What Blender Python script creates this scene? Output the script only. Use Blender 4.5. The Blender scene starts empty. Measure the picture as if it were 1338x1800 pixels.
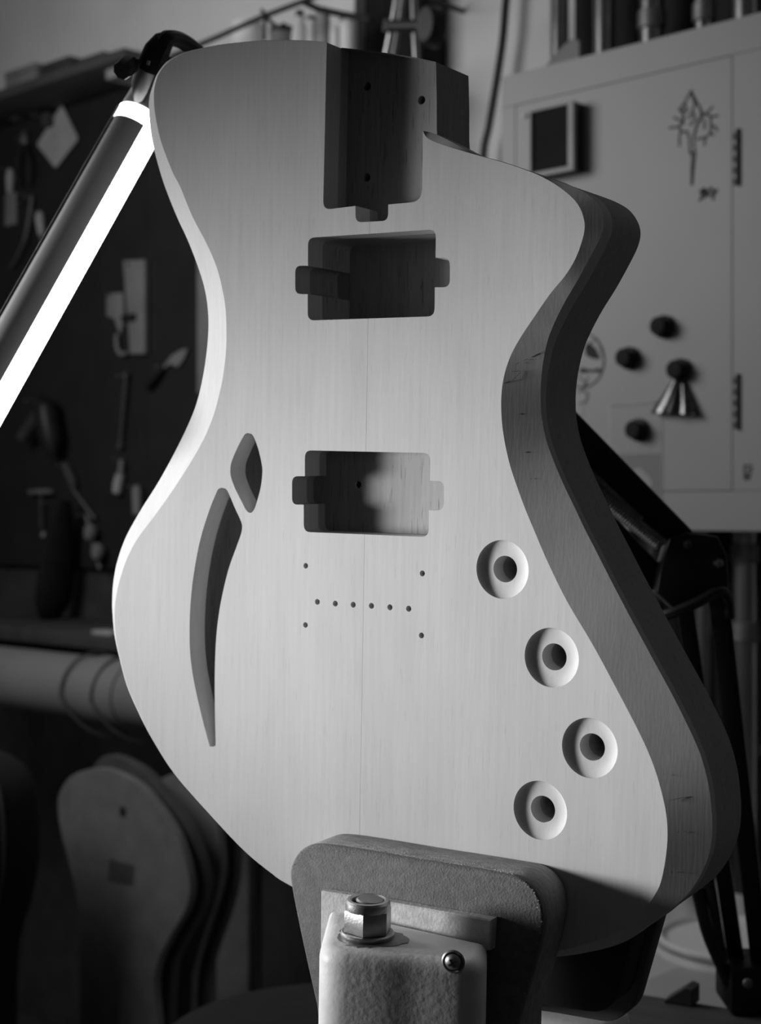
import bpy, bmesh, math, random
from mathutils import Vector, Matrix
from mathutils.geometry import delaunay_2d_cdt
random.seed(7)
C = bpy.context.scene.collection
sc = bpy.context.scene
# ------------------------------------------------------------------ camera
F = 2650.0; CX, CY = 669.0, 900.0; H = 1.2
cd = bpy.data.cameras.new('camera'); cam = bpy.data.objects.new('camera', cd); C.objects.link(cam)
cam.location = (0, 0, H); cam.rotation_euler = (math.pi/2, 0, 0)
cd.sensor_fit = 'VERTICAL'; cd.sensor_height = 36.0; cd.sensor_width = 26.76
cd.lens = 36.0*F/1800.0; cd.clip_start = 0.02
cd.dof.use_dof = True; cd.dof.focus_distance = 0.69; cd.dof.aperture_fstop = 12.0
sc.camera = cam
# ------------------------------------------------------------------ world, lamps, exposure
w = bpy.data.worlds.new('world'); sc.world = w; w.use_nodes = True
w.node_tree.nodes['Background'].inputs[0].default_value = (1, 1, 1, 1)
w.node_tree.nodes['Background'].inputs[1].default_value = 0.018
TUBE_EMIT = 6.0
def area(name, loc, target, size, energy):
    ld = bpy.data.lights.new(name, 'AREA'); ld.shape = 'RECTANGLE'; ld.size, ld.size_y = size; ld.energy = energy
    lo = bpy.data.objects.new(name, ld); C.objects.link(lo); lo.location = loc
    lo.rotation_euler = (Vector(target)-Vector(loc)).to_track_quat('-Z', 'Y').to_euler()
area('room_lamp_light', (-1.05, 1.62, 1.82), (0.3, 2.05, 1.35), (0.8, 0.6), 8.0)
def spot(name, loc, target, ang, blend, radius, energy):
    ld = bpy.data.lights.new(name, 'SPOT'); ld.spot_size = math.radians(ang); ld.spot_blend = blend; ld.shadow_soft_size = radius; ld.energy = energy
    lo = bpy.data.objects.new(name, ld); C.objects.link(lo); lo.location = loc
    lo.rotation_euler = (Vector(target)-Vector(loc)).to_track_quat('-Z', 'Y').to_euler()
# reflector lamp outside the frame at the left, aimed at the middle of the guitar body
spot('reflector_lamp_light', (-1.50, 0.88, 1.185), (0.09, 0.66, 1.15), 21.3, 1.0, 0.15, 186)
vs = sc.view_settings
vs.view_transform = 'Standard'; vs.look = 'None'; vs.exposure = 0.0; vs.gamma = 1.0; vs.use_curve_mapping = False

# ------------------------------------------------------------------ frames
def cw(x, y, z): return Vector((x, z, H - y))                     # camera axes (right, down, forward) -> world
def ray(px, py): return Vector(((px-CX)/F, (py-CY)/F, 1.0))
def CP(px, py, Z): r = ray(px, py)*Z; return cw(r.x, r.y, r.z)
u = Vector((4169, 206, -2650)).normalized()
v = Vector((-0.0170, 1.0, 0.0)); v.z = -(u.x*v.x+u.y*v.y)/u.z; v.normalize()
d = u.cross(v); d.normalize()
P0 = ray(645, 694)*0.722
def w_dir(a): return Vector((a.x, a.z, -a.y))
MB_ = Matrix.Identity(4)
for i, ax in enumerate((w_dir(u), -w_dir(v), -w_dir(d))):
    for j in range(3): MB_[j][i] = ax[j]
o_ = cw(*P0)
for j in range(3): MB_[j][3] = o_[j]
def bp(px, py, t=0.0):
    """point of the body frame (x right, y up, z out of the face) at depth t below the face"""
    r = ray(px, py); q = P0 + d*t
    k = q.dot(d)/r.dot(d); p = r*k - P0
    return Vector((p.dot(u), -p.dot(v), -p.dot(d)))
TH = math.radians(43.0)
_wc = Vector((0.159, 2.0)); _wn = Vector((math.sin(TH), math.cos(TH)))   # cabinet front, direction into the wall
W0 = _wc + _wn*0.20
MW = Matrix.Translation((W0.x, W0.y, 0)) @ Matrix.Rotation(-TH, 4, 'Z')
def wp(px, py, h):
    """point of the wall frame (x along, -y out of the wall, z up) standing h off the wall"""
    r = ray(px, py); q = W0 - _wn*h
    k = q.dot(_wn)/(r.x*_wn.x + r.z*_wn.y)
    wpt = cw(*(r*k))
    return MW.inverted() @ wpt
ID = Matrix.Identity(4)

# ------------------------------------------------------------------ materials
def mat(name, col, rough=0.6, metal=0.0, spec=0.4, noise=None, bump=None, alpha=None):
    m = bpy.data.materials.new(name); m.use_nodes = True
    nt = m.node_tree; b = nt.nodes['Principled BSDF']
    b.inputs['Base Color'].default_value = (col, col, col, 1); b.inputs['Roughness'].default_value = rough
    b.inputs['Metallic'].default_value = metal; b.inputs['Specular IOR Level'].default_value = spec
    tc = nt.nodes.new('ShaderNodeTexCoord')
    def noise_node(scale, stretch, detail=4):
        mp = nt.nodes.new('ShaderNodeMapping'); mp.inputs['Scale'].default_value = stretch
        nt.links.new(tc.outputs['Object'], mp.inputs['Vector'])
        n = nt.nodes.new('ShaderNodeTexNoise'); n.inputs['Scale'].default_value = scale; n.inputs['Detail'].default_value = detail
        nt.links.new(mp.outputs['Vector'], n.inputs['Vector']); return n
    if noise:
        amt, scale, stretch = noise
        n = noise_node(scale, stretch)
        r = nt.nodes.new('ShaderNodeMapRange')
        r.inputs[1].default_value = 0.3; r.inputs[2].default_value = 0.7
        r.inputs[3].default_value = col*(1-amt); r.inputs[4].default_value = min(1, col*(1+amt))
        nt.links.new(n.outputs['Fac'], r.inputs[0]); nt.links.new(r.outputs[0], b.inputs['Base Color'])
    if bump:
        st, scale, stretch = bump
        n = noise_node(scale, stretch, 6)
        bn = nt.nodes.new('ShaderNodeBump'); bn.inputs['Strength'].default_value = st; bn.inputs['Distance'].default_value = 0.001
        nt.links.new(n.outputs['Fac'], bn.inputs['Height']); nt.links.new(bn.outputs['Normal'], b.inputs['Normal'])
    if alpha is not None: b.inputs['Alpha'].default_value = alpha
    return m
def wood(name, col, grain=0.045, seam=False, pores=0.10, streak=0.055):
    """pale sanded wood: broad streaks, fine grain and pores running along local Y"""
    m = bpy.data.materials.new(name); m.use_nodes = True; nt = m.node_tree; L = nt.links.new
    b = nt.nodes['Principled BSDF']; b.inputs['Roughness'].default_value = 0.55; b.inputs['Specular IOR Level'].default_value = 0.25
    tc = nt.nodes.new('ShaderNodeTexCoord')
    def nz(scale, st, det=3):
        mp = nt.nodes.new('ShaderNodeMapping'); mp.inputs['Scale'].default_value = st; L(tc.outputs['Object'], mp.inputs[0])
        n = nt.nodes.new('ShaderNodeTexNoise'); n.inputs['Scale'].default_value = scale; n.inputs['Detail'].default_value = det
        L(mp.outputs[0], n.inputs['Vector']); return n.outputs['Fac']
    def mth(op, a, bb, c=None):
        k = nt.nodes.new('ShaderNodeMath'); k.operation = op
        for i, q in enumerate((a, bb, c)):
            if q is None: continue
            if isinstance(q, (int, float)): k.inputs[i].default_value = q
            else: L(q, k.inputs[i])
        return k.outputs[0]
    s1 = mth('MULTIPLY_ADD', nz(1, (26, 4, 26), 2), streak*4, -streak*2)
    s2 = mth('MULTIPLY_ADD', nz(1, (420, 16, 420), 3), grain*4, -grain*2)
    s3 = mth('MULTIPLY_ADD', nz(1, (55, 30, 55), 3), streak*1.6, -streak*0.8)
    po = mth('GREATER_THAN', nz(1, (1500, 60, 1500), 2), 0.66)
    tot = mth('ADD', mth('ADD', s1, s2), mth('ADD', s3, mth('MULTIPLY', po, -pores)))
    val = mth('MULTIPLY', mth('ADD', tot, 1.0), col)
    if seam:
        sx = nt.nodes.new('ShaderNodeSeparateXYZ'); L(tc.outputs['Object'], sx.inputs[0])
        ln = mth('LESS_THAN', mth('ABSOLUTE', sx.outputs[0], 0.0), 0.00014)
        val = mth('MULTIPLY', val, mth('MULTIPLY_ADD', ln, -0.42, 1.0))
        mk = mth('GREATER_THAN', mth('ADD', sx.outputs[0], mth('MULTIPLY', nz(1, (3, 5, 3), 2), 0.10)), 0.045)
        val = mth('MULTIPLY', val, mth('MULTIPLY_ADD', mk, -0.035, 1.0))
    L(val, b.inputs['Base Color'])
    bn = nt.nodes.new('ShaderNodeBump'); bn.inputs['Strength'].default_value = 0.12; bn.inputs['Distance'].default_value = 0.0002
    L(nz(1, (900, 60, 900), 3), bn.inputs['Height']); L(bn.outputs[0], b.inputs['Normal'])
    return m
def emit(name, s):
    m = bpy.data.materials.new(name); m.use_nodes = True; b = m.node_tree.nodes['Principled BSDF']
    b.inputs['Base Color'].default_value = (0.8, 0.8, 0.8, 1)
    b.inputs['Emission Color'].default_value = (1, 1, 1, 1); b.inputs['Emission Strength'].default_value = s
    return m
M = {
 'cap': wood('pale_cap_wood', 0.62, seam=True), 'back': wood('dark_back_wood', 0.34, 0.10, False, 0.45, 0.08),
 'tmpl': mat('fibreboard', 0.17, 0.8, noise=(0.15, 30, (1, 1, 1))), 'tmpl2': mat('dark_fibreboard', 0.07, 0.8, noise=(0.15, 30, (1, 1, 1))),
 'black': mat('black_plastic', 0.018, 0.45, noise=(0.2, 60, (1, 1, 1))), 'blackm': mat('black_metal', 0.012, 0.4, spec=0.35, noise=(0.2, 40, (1, 1, 1))),
 'rubber': mat('black_rubber', 0.012, 0.8, noise=(0.3, 80, (1, 1, 1))),
 'chrome': mat('chrome', 0.5, 0.28, 1.0, noise=(0.06, 30, (1, 1, 1))), 'steel': mat('plated_steel', 0.40, 0.42, 1.0, noise=(0.22, 120, (1, 1, 1)), bump=(0.12, 900, (1, 1, 1))),
 'gun': mat('dark_polished_steel', 0.13, 0.2, 1.0, noise=(0.5, 150, (1, 0.3, 0.3))),
 'dsteel': mat('dull_steel', 0.25, 0.5, 0.8, noise=(0.2, 60, (1, 1, 1))),
 'paint': mat('thick_white_paint', 0.78, 0.5, noise=(0.12, 45, (1, 1, 1)), bump=(0.22, 320, (1, 1, 1))),
 'pad': mat('worn_fibre_pad', 0.16, 0.85, noise=(0.16, 260, (1, 1, 1)), bump=(0.45, 1100, (1, 1, 1))),
 'padlit': mat('pad_side_lit', 0.34, 0.9, noise=(0.2, 180, (1, 1, 3)), bump=(0.4, 700, (1, 1, 2))),  # pad side tone, raised to carry the light falling on its top
 'padedge': mat('worn_pad_edge', 0.36, 0.9, noise=(0.25, 220, (1, 1, 1)), bump=(0.8, 900, (1, 1, 1))),
 'strip': mat('pale_strip', 0.6, 0.7, noise=(0.15, 200, (1, 1, 1)), bump=(0.3, 700, (1, 1, 1))),
 'plaster': mat('wall_plaster', 0.8, 0.9, noise=(0.08, 5, (1, 1, 1)), bump=(0.5, 120, (1, 1, 1))),
 'white': mat('white_enamel', 0.37, 0.45, noise=(0.03, 8, (1, 1, 1))),
 'ink': mat('black_ink', 0.02, 0.7), 'card': mat('dark_card', 0.09, 0.6), 'paper': mat('pale_paper', 0.45, 0.7),
 'floor': mat('concrete', 0.16, 0.85, noise=(0.2, 6, (1, 1, 1))),
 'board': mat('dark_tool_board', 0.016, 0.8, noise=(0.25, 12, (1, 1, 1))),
 'bench': mat('dark_bench_wood', 0.07, 0.7, noise=(0.25, 10, (1, 10, 1))),
 'grey': mat('grey_painted', 0.22, 0.6, noise=(0.15, 20, (1, 1, 1))), 'lgrey': mat('pale_grey', 0.42, 0.6, noise=(0.12, 25, (1, 1, 1))),
 'dgrey': mat('dark_grey', 0.06, 0.6, noise=(0.2, 25, (1, 1, 1))), 'milk': mat('milky_plastic', 0.9, 0.35, noise=(0.05, 20, (1, 1, 1))),
 'lampshell': mat('lamp_shell', 0.6, 0.45, 0.0, noise=(0.05, 10, (1, 1, 1))), 'duct': mat('duct_plastic', 0.22, 0.4, noise=(0.08, 6, (1, 1, 1))),
 'tube': emit('lamp_diffuser', TUBE_EMIT), 'sleeve': mat('clear_sleeve', 0.7, 0.2, alpha=0.22), 'cloth': mat('black_cloth', 0.008, 0.9, noise=(0.3, 30, (1, 1, 1))),
}

# ------------------------------------------------------------------ mesh helpers
class MB:
    def __init__(s): s.v = []; s.f = []
    def add(s, vs, fs, T=None):
        o = len(s.v); s.v += [(T @ Vector(p)) if T else Vector(p) for p in vs]; s.f += [[i+o for i in f] for f in fs]; return s
    def bm(s, b, T=None):
        b.verts.ensure_lookup_table(); b.verts.index_update()
        s.add([x.co.copy() for x in b.verts], [[q.index for q in f.verts] for f in b.faces], T); b.free(); return s
    def box(s, x0, x1, y0, y1, z0, z1, r=0.0, seg=2, T=None):
        b = bmesh.new(); bmesh.ops.create_cube(b, size=1)
        for q in b.verts: q.co = Vector(((x0+x1)/2+q.co.x*(x1-x0), (y0+y1)/2+q.co.y*(y1-y0), (z0+z1)/2+q.co.z*(z1-z0)))
        if r: bmesh.ops.bevel(b, geom=list(b.edges), offset=r, segments=seg, profile=0.5, affect='EDGES', clamp_overlap=True)
        return s.bm(b, T)
    def prism(s, poly, z0, z1, r=0.0, seg=2, T=None, top_only=False):
        """polygon in local XY swept from z0 to z1 with its rims rounded by r"""
        b = bmesh.new(); n = len(poly)
        lo = [b.verts.new((p[0], p[1], z0)) for p in poly]; hi = [b.verts.new((p[0], p[1], z1)) for p in poly]
        b.faces.new(lo[::-1]); b.faces.new(hi)
        for i in range(n): b.faces.new((lo[i], lo[(i+1) % n], hi[(i+1) % n], hi[i]))
        bmesh.ops.recalc_face_normals(b, faces=b.faces)
        if r:
            his = set(hi); los = set(lo)
            es = [e for e in b.edges if all(q in his for q in e.verts) or (not top_only and all(q in los for q in e.verts))]
            bmesh.ops.bevel(b, geom=es, offset=r, segments=seg, profile=0.5, affect='EDGES', clamp_overlap=True)
        return s.bm(b, T)
    def tube(s, pts, r, n=10, cap=True, flat=1.0, T=None):
        pts = [Vector(p) for p in pts]; k = len(pts); rr = r if isinstance(r, (list, tuple)) else [r]*k
        t0 = (pts[1]-pts[0]).normalized(); ref = Vector((0, 0, 1)) if abs(t0.z) < 0.9 else Vector((1, 0, 0))
        nx = t0.cross(ref).normalized(); vs = []; fs = []
        for i, p in enumerate(pts):
            t = (pts[min(i+1, k-1)]-pts[max(i-1, 0)]).normalized()
            nx = (nx - t*nx.dot(t)).normalized(); ny = t.cross(nx)
            for j in range(n):
                a = 2*math.pi*j/n; vs.append(p + nx*math.cos(a)*rr[i] + ny*math.sin(a)*rr[i]*flat)
        for i in range(k-1):
            for j in range(n):
                a, b_ = i*n+j, i*n+(j+1) % n; fs.append([a, b_, b_+n, a+n])
        if cap: fs.append(list(range(n))[::-1]); fs.append([(k-1)*n+j for j in range(n)])
        return s.add(vs, fs, T)
    def lathe(s, prof, T=None, n=32, a0=0.0, a1=None):
        """(r, z) profile turned round local Z"""
        full = a1 is None; a1 = a0+2*math.pi if full else a1; m = n if full else n+1
        vs = []; fs = []; k = len(prof)
        for r, z in prof:
            for j in range(m):
                a = a0+(a1-a0)*j/n; vs.append((r*math.cos(a), r*math.sin(a), z))
        for i in range(k-1):
            for j in range(n):
                j2 = (j+1) % m; fs.append([i*m+j, i*m+j2, (i+1)*m+j2, (i+1)*m+j])
        return s.add(vs, fs, T)
ORG = {}
def thing(name, label, cat, fr=ID, org=(0, 0, 0), group=None):
    o = bpy.data.objects.new(name, None); C.objects.link(o); o.empty_display_size = 0.05
    o.matrix_world = fr @ Matrix.Translation(org); o['label'] = label; o['category'] = cat
    if group: o['group'] = group
    ORG[o.name] = Vector(org); return o
def obj(name, mb, m, parent=None, ang=35, label=None, sub=None, org=None):
    """link the collected shapes as one mesh object; geometry is given in the thing's frame"""
    og = ORG.get(parent.name, Vector()) if parent else Vector(org or (0, 0, 0))
    me = bpy.data.meshes.new(name); me.from_pydata([p-og for p in mb.v], [], mb.f); me.materials.append(m)
    b = bmesh.new(); b.from_mesh(me); bmesh.ops.recalc_face_normals(b, faces=b.faces); b.to_mesh(me); b.free()
    me.polygons.foreach_set('use_smooth', [True]*len(me.polygons)); me.set_sharp_from_angle(angle=math.radians(ang)); me.update()
    o = bpy.data.objects.new(name, me); C.objects.link(o)
    if parent: o.parent = parent; ORG[o.name] = og
    if label: o['label'] = label
    return o
def struct(name, mb, m, fr=ID):
    o = obj(name, mb, m); o.matrix_world = fr; o['kind'] = 'structure'; return o
def spline(pts, n=6, closed=False):
    """Catmull-Rom through points of any dimension"""
    P = [Vector(p) for p in pts]; k = len(P); out = []
    for i in range(k if closed else k-1):
        g = (lambda j: P[j % k]) if closed else (lambda j: P[max(0, min(k-1, j))])
        p0, p1, p2, p3 = g(i-1), g(i), g(i+1), g(i+2)
        for j in range(n):
            t = j/n; out.append(0.5*((2*p1)+(p2-p0)*t+(2*p0-5*p1+4*p2-p3)*t*t+(3*p1-p0-3*p2+p3)*t**3))
    if not closed: out.append(P[-1])
    return out
def rounded(poly, r, n=5):
    """round the corners of a 2-D polygon; r is one radius or one per corner"""
    out = []; k = len(poly)
    for i in range(k):
        rr = r[i] if isinstance(r, (list, tuple)) else r
        p = Vector(poly[i][:2]); a = Vector(poly[i-1][:2])-p; b = Vector(poly[(i+1) % k][:2])-p
        if rr <= 0: out.append(p); continue
        q = min(rr, a.length*0.45, b.length*0.45); A = p+a.normalized()*q; B = p+b.normalized()*q
        for j in range(n+1):
            t = j/n; out.append(A*(1-t)**2+p*2*t*(1-t)+B*t*t)
    return out
def circle(cx, cy, r, n=24): return [Vector((cx+r*math.cos(2*math.pi*i/n), cy+r*math.sin(2*math.pi*i/n))) for i in range(n)]
def fill(loops):
    """triangles of an outline with holes (first loop is the outline)"""
    vs = []; es = []
    for l in loops:
        o = len(vs); vs += [Vector((p[0], p[1])) for p in l]; es += [(o+i, o+(i+1) % len(l)) for i in range(len(l))]
    r = delaunay_2d_cdt(vs, es, [], 1, 1e-7)
    def inside(x, y, l):
        c = False; k = len(l); j = k-1
        for i in range(k):
            xi, yi, xj, yj = l[i][0], l[i][1], l[j][0], l[j][1]
            if (yi > y) != (yj > y) and x < (xj-xi)*(y-yi)/(yj-yi)+xi: c = not c
            j = i
        return c
    fs = []
    for f in r[2]:
        x = sum(r[0][i][0] for i in f)/len(f); y = sum(r[0][i][1] for i in f)/len(f)
        if inside(x, y, loops[0]) and not any(inside(x, y, l) for l in loops[1:]): fs.append(list(f))
    return [tuple(p) for p in r[0]], fs
def wall_strip(mb, loop, z0, z1, closed=True):
    n = len(loop); vs = [(p[0], p[1], z0) for p in loop]+[(p[0], p[1], z1) for p in loop]
    mb.add(vs, [[i, (i+1) % n, n+(i+1) % n, n+i] for i in range(n if closed else n-1)])
def along(a, b):
    """matrix whose Z runs from a to b, origin at a"""
    a = Vector(a); b = Vector(b); q = (b-a).to_track_quat('Z', 'Y'); return Matrix.Translation(a) @ q.to_matrix().to_4x4()

# ================================================================== room
AX0, AX1 = -2.6, 2.4
struct('wall_back', MB().box(AX0, AX1, 0, 0.1, 0, 2.7), M['plaster'], MW)
struct('wall_left', MB().box(AX0-0.1, AX0, -4.6, 0.1, 0, 2.7), M['plaster'], MW)
struct('floor', MB().box(AX0-0.1, AX1, -4.6, 0.1, -0.06, 0), M['floor'], MW)
struct('ceiling', MB().box(AX0-0.1, AX1, -4.6, 0.1, 2.7, 2.76), M['plaster'], MW)

# ================================================================== guitar body
CAP, T = 0.0125, 0.044
XY = lambda pts, t=0.0: [bp(a, b_, t).to_2d() for a, b_ in pts]
pocket_l = XY([(574.5, 75), (571, 220), (568.5, 340)]) 
pk = rounded(XY([(574.5, 75), (568, 369), (625, 362), (625, 391), (682.5, 388), (682.5, 359.5), (742, 354), (743.5, 230)]), [0, .0045, 0, .004, .004, 0, .006, 0], 6)
inner_r = [(743.5, 230), (752, 243), (779, 255), (836, 272), (883, 285), (919, 297), (949, 309), (976, 324), (1000, 342), (1015, 358), (1024, 376), (1028, 397), (1024, 421), (1012, 454), (994, 484), (967, 517), (940, 556), (916, 592), (898, 625), (886.5, 660), (881.5, 696), (882, 736), (887, 775), (897, 819), (910, 858), (923.6, 895), (940.7, 936), (963, 988), (997, 1057), (1042, 1133), (1083, 1209), (1118, 1276), (1138, 1318), (1154, 1360), (1166, 1404), (1172, 1437), (1173.6, 1468), (1172, 1494), (1168, 1523), (1160.7, 1554), (1150, 1575), (1130, 1603), (1106, 1626), (1083, 1640), (1050, 1653), (1000, 1668), (950, 1676), (890, 1680), (810, 1676), (720, 1656), (620, 1612), (509, 1555)]
inner_l = [(476, 1533), (428, 1493), (363, 1424), (307.5, 1360), (268.5, 1299.5), (243, 1249), (223, 1202), (210, 1152), (203, 1116), (201.5, 1074), (206, 1038), (214, 1008), (225, 978), (243, 945), (270, 909), (296, 873), (318, 840), (341, 803), (360, 768), (376, 728), (389, 678), (395.5, 635), (398, 598), (397, 550), (392, 514), (381, 470), (363, 428), (338, 380), (317, 329), (305, 306), (293.5, 278), (282, 245), (274, 209), (271, 185), (270.6, 162), (272.6, 149), (277, 134), (285, 121), (295, 110), (310, 100), (329, 92), (352, 86), (381, 80), (411, 76), (460, 71.5), (516, 71), (552, 72.5), (574.5, 75)]
outer_r = [(743.5, 230, 0), (756, 233, 3), (775, 239, 6), (796, 249, 6), (836, 270.5, 1), (883, 284, 1), (919, 296, 2), (952, 309.5, 5), (980, 318.5, 9), (1009, 328.5, 12.5), (1035, 339, 12.5), (1057, 353, 12.5), (1072, 374, 12.5), (1077, 396, 12.5), (1071.5, 421, 12.5), (1054, 457, 12.5), (1032, 497, 12.5), (1008, 536, 12.5), (989, 572, 12.5), (975.5, 604, 12.5), (966, 642, 12.5), (961, 677, 12.5), (960, 707, 12.5), (962, 736, 12.5), (970, 775, 12.5), (986, 819, 12.5), (1003, 858, 12.5), (1019, 891, 12.5), (1036, 927, 12.5), (1055, 964, 12.5), (1084, 1021, 12.5), (1115, 1080, 12.5), (1156, 1156, 12.5), (1194, 1226, 12.5), (1230, 1300, 12.5), (1244, 1338, 12.5), (1254, 1380, 12.5), (1259, 1425, 12.5), (1260, 1451, 12.5), (1258.5, 1476, 12.5), (1254, 1499, 12.5), (1246, 1521, 12.5), (1235, 1543, 12.5), (1214, 1570, 11), (1180, 1598, 9), (1140, 1627, 7), (1115, 1646, 6), (1080, 1661, 5), (1038, 1671.5, 4), (999, 1678.5, 3), (950, 1683, 2), (890, 1684, 1), (810, 1679, 1), (720, 1658, .8), (620, 1613.5, .6), (509, 1556, .6)]
outer_l = [(476, 1534, .6), (428, 1494, .6), (363, 1425, .6), (307, 1360.5, .6), (268, 1300, .6), (242, 1250, .6), (222, 1203, .6), (208.5, 1152, .6), (200.7, 1116, .8), (198, 1080, 1.5), (198.2, 1058, 2.5), (200.5, 1025, 3.5), (208.5, 989, 5), (224, 946, 6), (249, 899, 6.5), (278, 850, 6.5), (301, 806, 6.5), (326, 754, 6.5), (344, 709, 6.5), (356, 658, 6.5), (363, 607, 6.5), (365, 559, 6.5), (360, 511.5, 6.5), (348, 467, 6.5), (332, 422, 6.5), (313, 380, 6.5), (294, 330, 6.5), (282, 286.5, 6.5), (272.6, 246, 6), (267, 211, 5), (264.5, 185, 4), (265, 169, 3), (269.5, 151, 2), (275.5, 133.5, 1.5), (284, 119, 1), (293.5, 109, 1), (309, 99, .8), (327, 91.3, .6), (351, 85.4, .6), (380, 79.4, .6), (411, 75.4, .6), (460, 71, .6), (516, 70.5, .6), (552, 72, .6), (574.5, 74.6, .3)]
inner = spline([bp(a, b_).to_3d() for a, b_ in inner_r+inner_l], 6)
outer = []
for a, b_, t in outer_r+outer_l:
    p = bp(a, b_, t/1000); outer.append(p)
outer = spline(outer, 6)
def bevel_depth(p):
    m = min((p.to_2d()-q.to_2d()).length for q in inner)
    return -min(0.0072, 0.0003+0.41*m)
outer = [Vector((p.x, p.y, bevel_depth(p))) for p in outer]
sm = [sum(outer[max(0, min(len(outer)-1, i+k))].z for k in range(-5, 6))/11 for i in range(len(outer))]
outer = [Vector((p.x, p.y, z)) for p, z in zip(outer, sm)]
def strip_between(mb, A, B):
    o = len(mb.v); mb.v += [Vector(p) for p in A]+[Vector(p) for p in B]; i = j = 0; na, nb = len(A), len(B)
    while i < na-1 or j < nb-1:
        da = (A[i+1]-B[j]).length if i < na-1 else 1e9; db = (A[i]-B[j+1]).length if j < nb-1 else 1e9
        if da < db: mb.f.append([o+i, o+i+1, o+na+j]); i += 1
        else: mb.f.append([o+i, o+na+j+1, o+na+j]); j += 1

# openings in the face
def pickup(corners, ears):
    (x0, y0), (x1, y1), (x2, y2), (x3, y3) = corners            # tl tr br bl, px
    (la, lb), (ra, rb) = ears                                   # ear tops/bottoms as (x, ytop, ybot)
    pts = [(x0, y0), (x1, y1), (x1+(x2-x1)*.3, ra[1]), (ra[0], ra[1]+.5), (ra[0], rb), (x2+.5, rb), (x2, y2), (x3, y3), (x3, lb), (la[0], lb), (la[0], la[1]), (x0, la[1])]
    R = .0038
    return rounded(XY(pts), [R, R, 0, R, R, 0, R, R, 0, R, R, 0], 5)
pu_up = pickup([(541.5, 418), (766.5, 403), (764, 556), (541, 563.5)], [((519, 467), 517), ((791, 453), 505)])
pu_lo = pickup([(536, 791.5), (757, 796.5), (753.5, 944), (534, 935)], [((513.5, 837), 887), ((780.5, 845), 897)])
fh_small = rounded(spline([p.to_3d() for p in XY([(434, 761), (446, 769), (456, 794), (461, 822), (459, 852), (452, 878)])], 4), 0)
fh_small = [p.to_2d() for p in spline([q.to_3d() for q in XY([(437, 761.5), (445, 766), (454, 789), (460.5, 818), (461, 835), (458, 858), (451, 884), (446, 897), (440, 901.5), (433, 897), (424, 880), (413, 858), (406, 838), (405, 826), (407, 812), (417, 788), (428, 767), (432, 762.5)])], 4, True)]
fh_long = [p.to_2d() for p in spline([q.to_3d() for q in XY([(391, 857.5), (397, 859.5), (402, 867), (413, 893), (424, 917), (425.5, 929), (423, 941), (414, 966), (402, 1000), (391, 1045), (384, 1085), (379.5, 1130), (377.5, 1190), (378, 1260), (379, 1305), (377.5, 1311.5), (371, 1312), (367.5, 1307), (353, 1252), (339, 1187), (333.5, 1130), (335, 1060), (342, 1000), (353, 945), (368, 897), (381, 865), (385, 859)])], 4, True)]
chamber = rounded(XY([(392, 770), (500, 745), (500, 900), (470, 1100), (420, 1330), (340, 1320), (300, 1180), (300, 1020), (335, 880)]), .02, 4)
knob_px = [(883, 1001), (969.5, 1156), (1036.5, 1315), (949.5, 1424.5)]
knob_c = [bp(a, b_).to_2d() for a, b_ in knob_px]
RK, RH = 0.0134, 0.0061
knobs = [circle(c.x, c.y, RK, 48) for c in knob_c]
dots_px = [(558, 1058), (589.5, 1061), (621, 1063), (653, 1065), (685.5, 1067.5), (718.5, 1070)]
dots = [circle(*bp(a, b_).to_2d(), 0.00145, 16) for a, b_ in dots_px]
scr_px = [(537.5, 994.5), (742.5, 1008), (537, 1098.5), (741, 1117)]
scr = [circle(*bp(a, b_).to_2d(), 0.0014, 16) for a, b_ in scr_px]
wire = circle(*bp(630, 852, .0185).to_2d(), 0.0018, 14)

BO = (0, bp(645, 1690).y, 0)
body = thing('guitar_body', 'large pale unfinished electric guitar body gripped upright in the vise', 'guitar body', MB_, BO)
pk2 = [p.to_2d() for p in pk]
face_loop = pk2 + [p.to_2d() for p in inner[1:-1]]
holes_face = [pu_up, pu_lo, fh_small, fh_long] + knobs + dots + scr
fv, ff = fill([face_loop]+holes_face)
cap = MB(); cap.add([(p[0], p[1], 0) for p in fv], ff)
strip_between(cap, inner, outer)
n = len(outer)
cap.add(outer+[Vector((p.x, p.y, -CAP)) for p in outer], [[i, i+1, n+i+1, n+i] for i in range(n-1)])
wall_strip(cap, pk2, 0, -CAP, False)
for l in (pu_up, pu_lo, fh_small, fh_long): wall_strip(cap, l, 0, -CAP)
for l in dots+scr: wall_strip(cap, l, 0, -CAP)
holes_low = [pu_up, pu_lo, fh_small, fh_long] + dots + scr + [circle(c.x, c.y, RH, 48) for c in knob_c]
bv, bf = fill([pk2+[p.to_2d() for p in outer[1:-1]]]+holes_low)
cap.add([(p[0], p[1], -CAP) for p in bv], bf)
obj('top_plate', cap, M['cap'], body, 28)
# dished knob recesses
for c in knob_c:
    kb = MB(); prof = []
    for i in range(11):
        a = math.pi/2*i/10; prof.append((RK-(RK-RH)*(1-math.cos(a))**0.9, -0.0029*math.sin(a)))
    prof += [(RH, -0.0030), (RH, -CAP)]
    kb.lathe(prof, Matrix.Translation((c.x, c.y, 0)), 48)
    obj('knob_recess', kb, M['cap'], body, 40)
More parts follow.
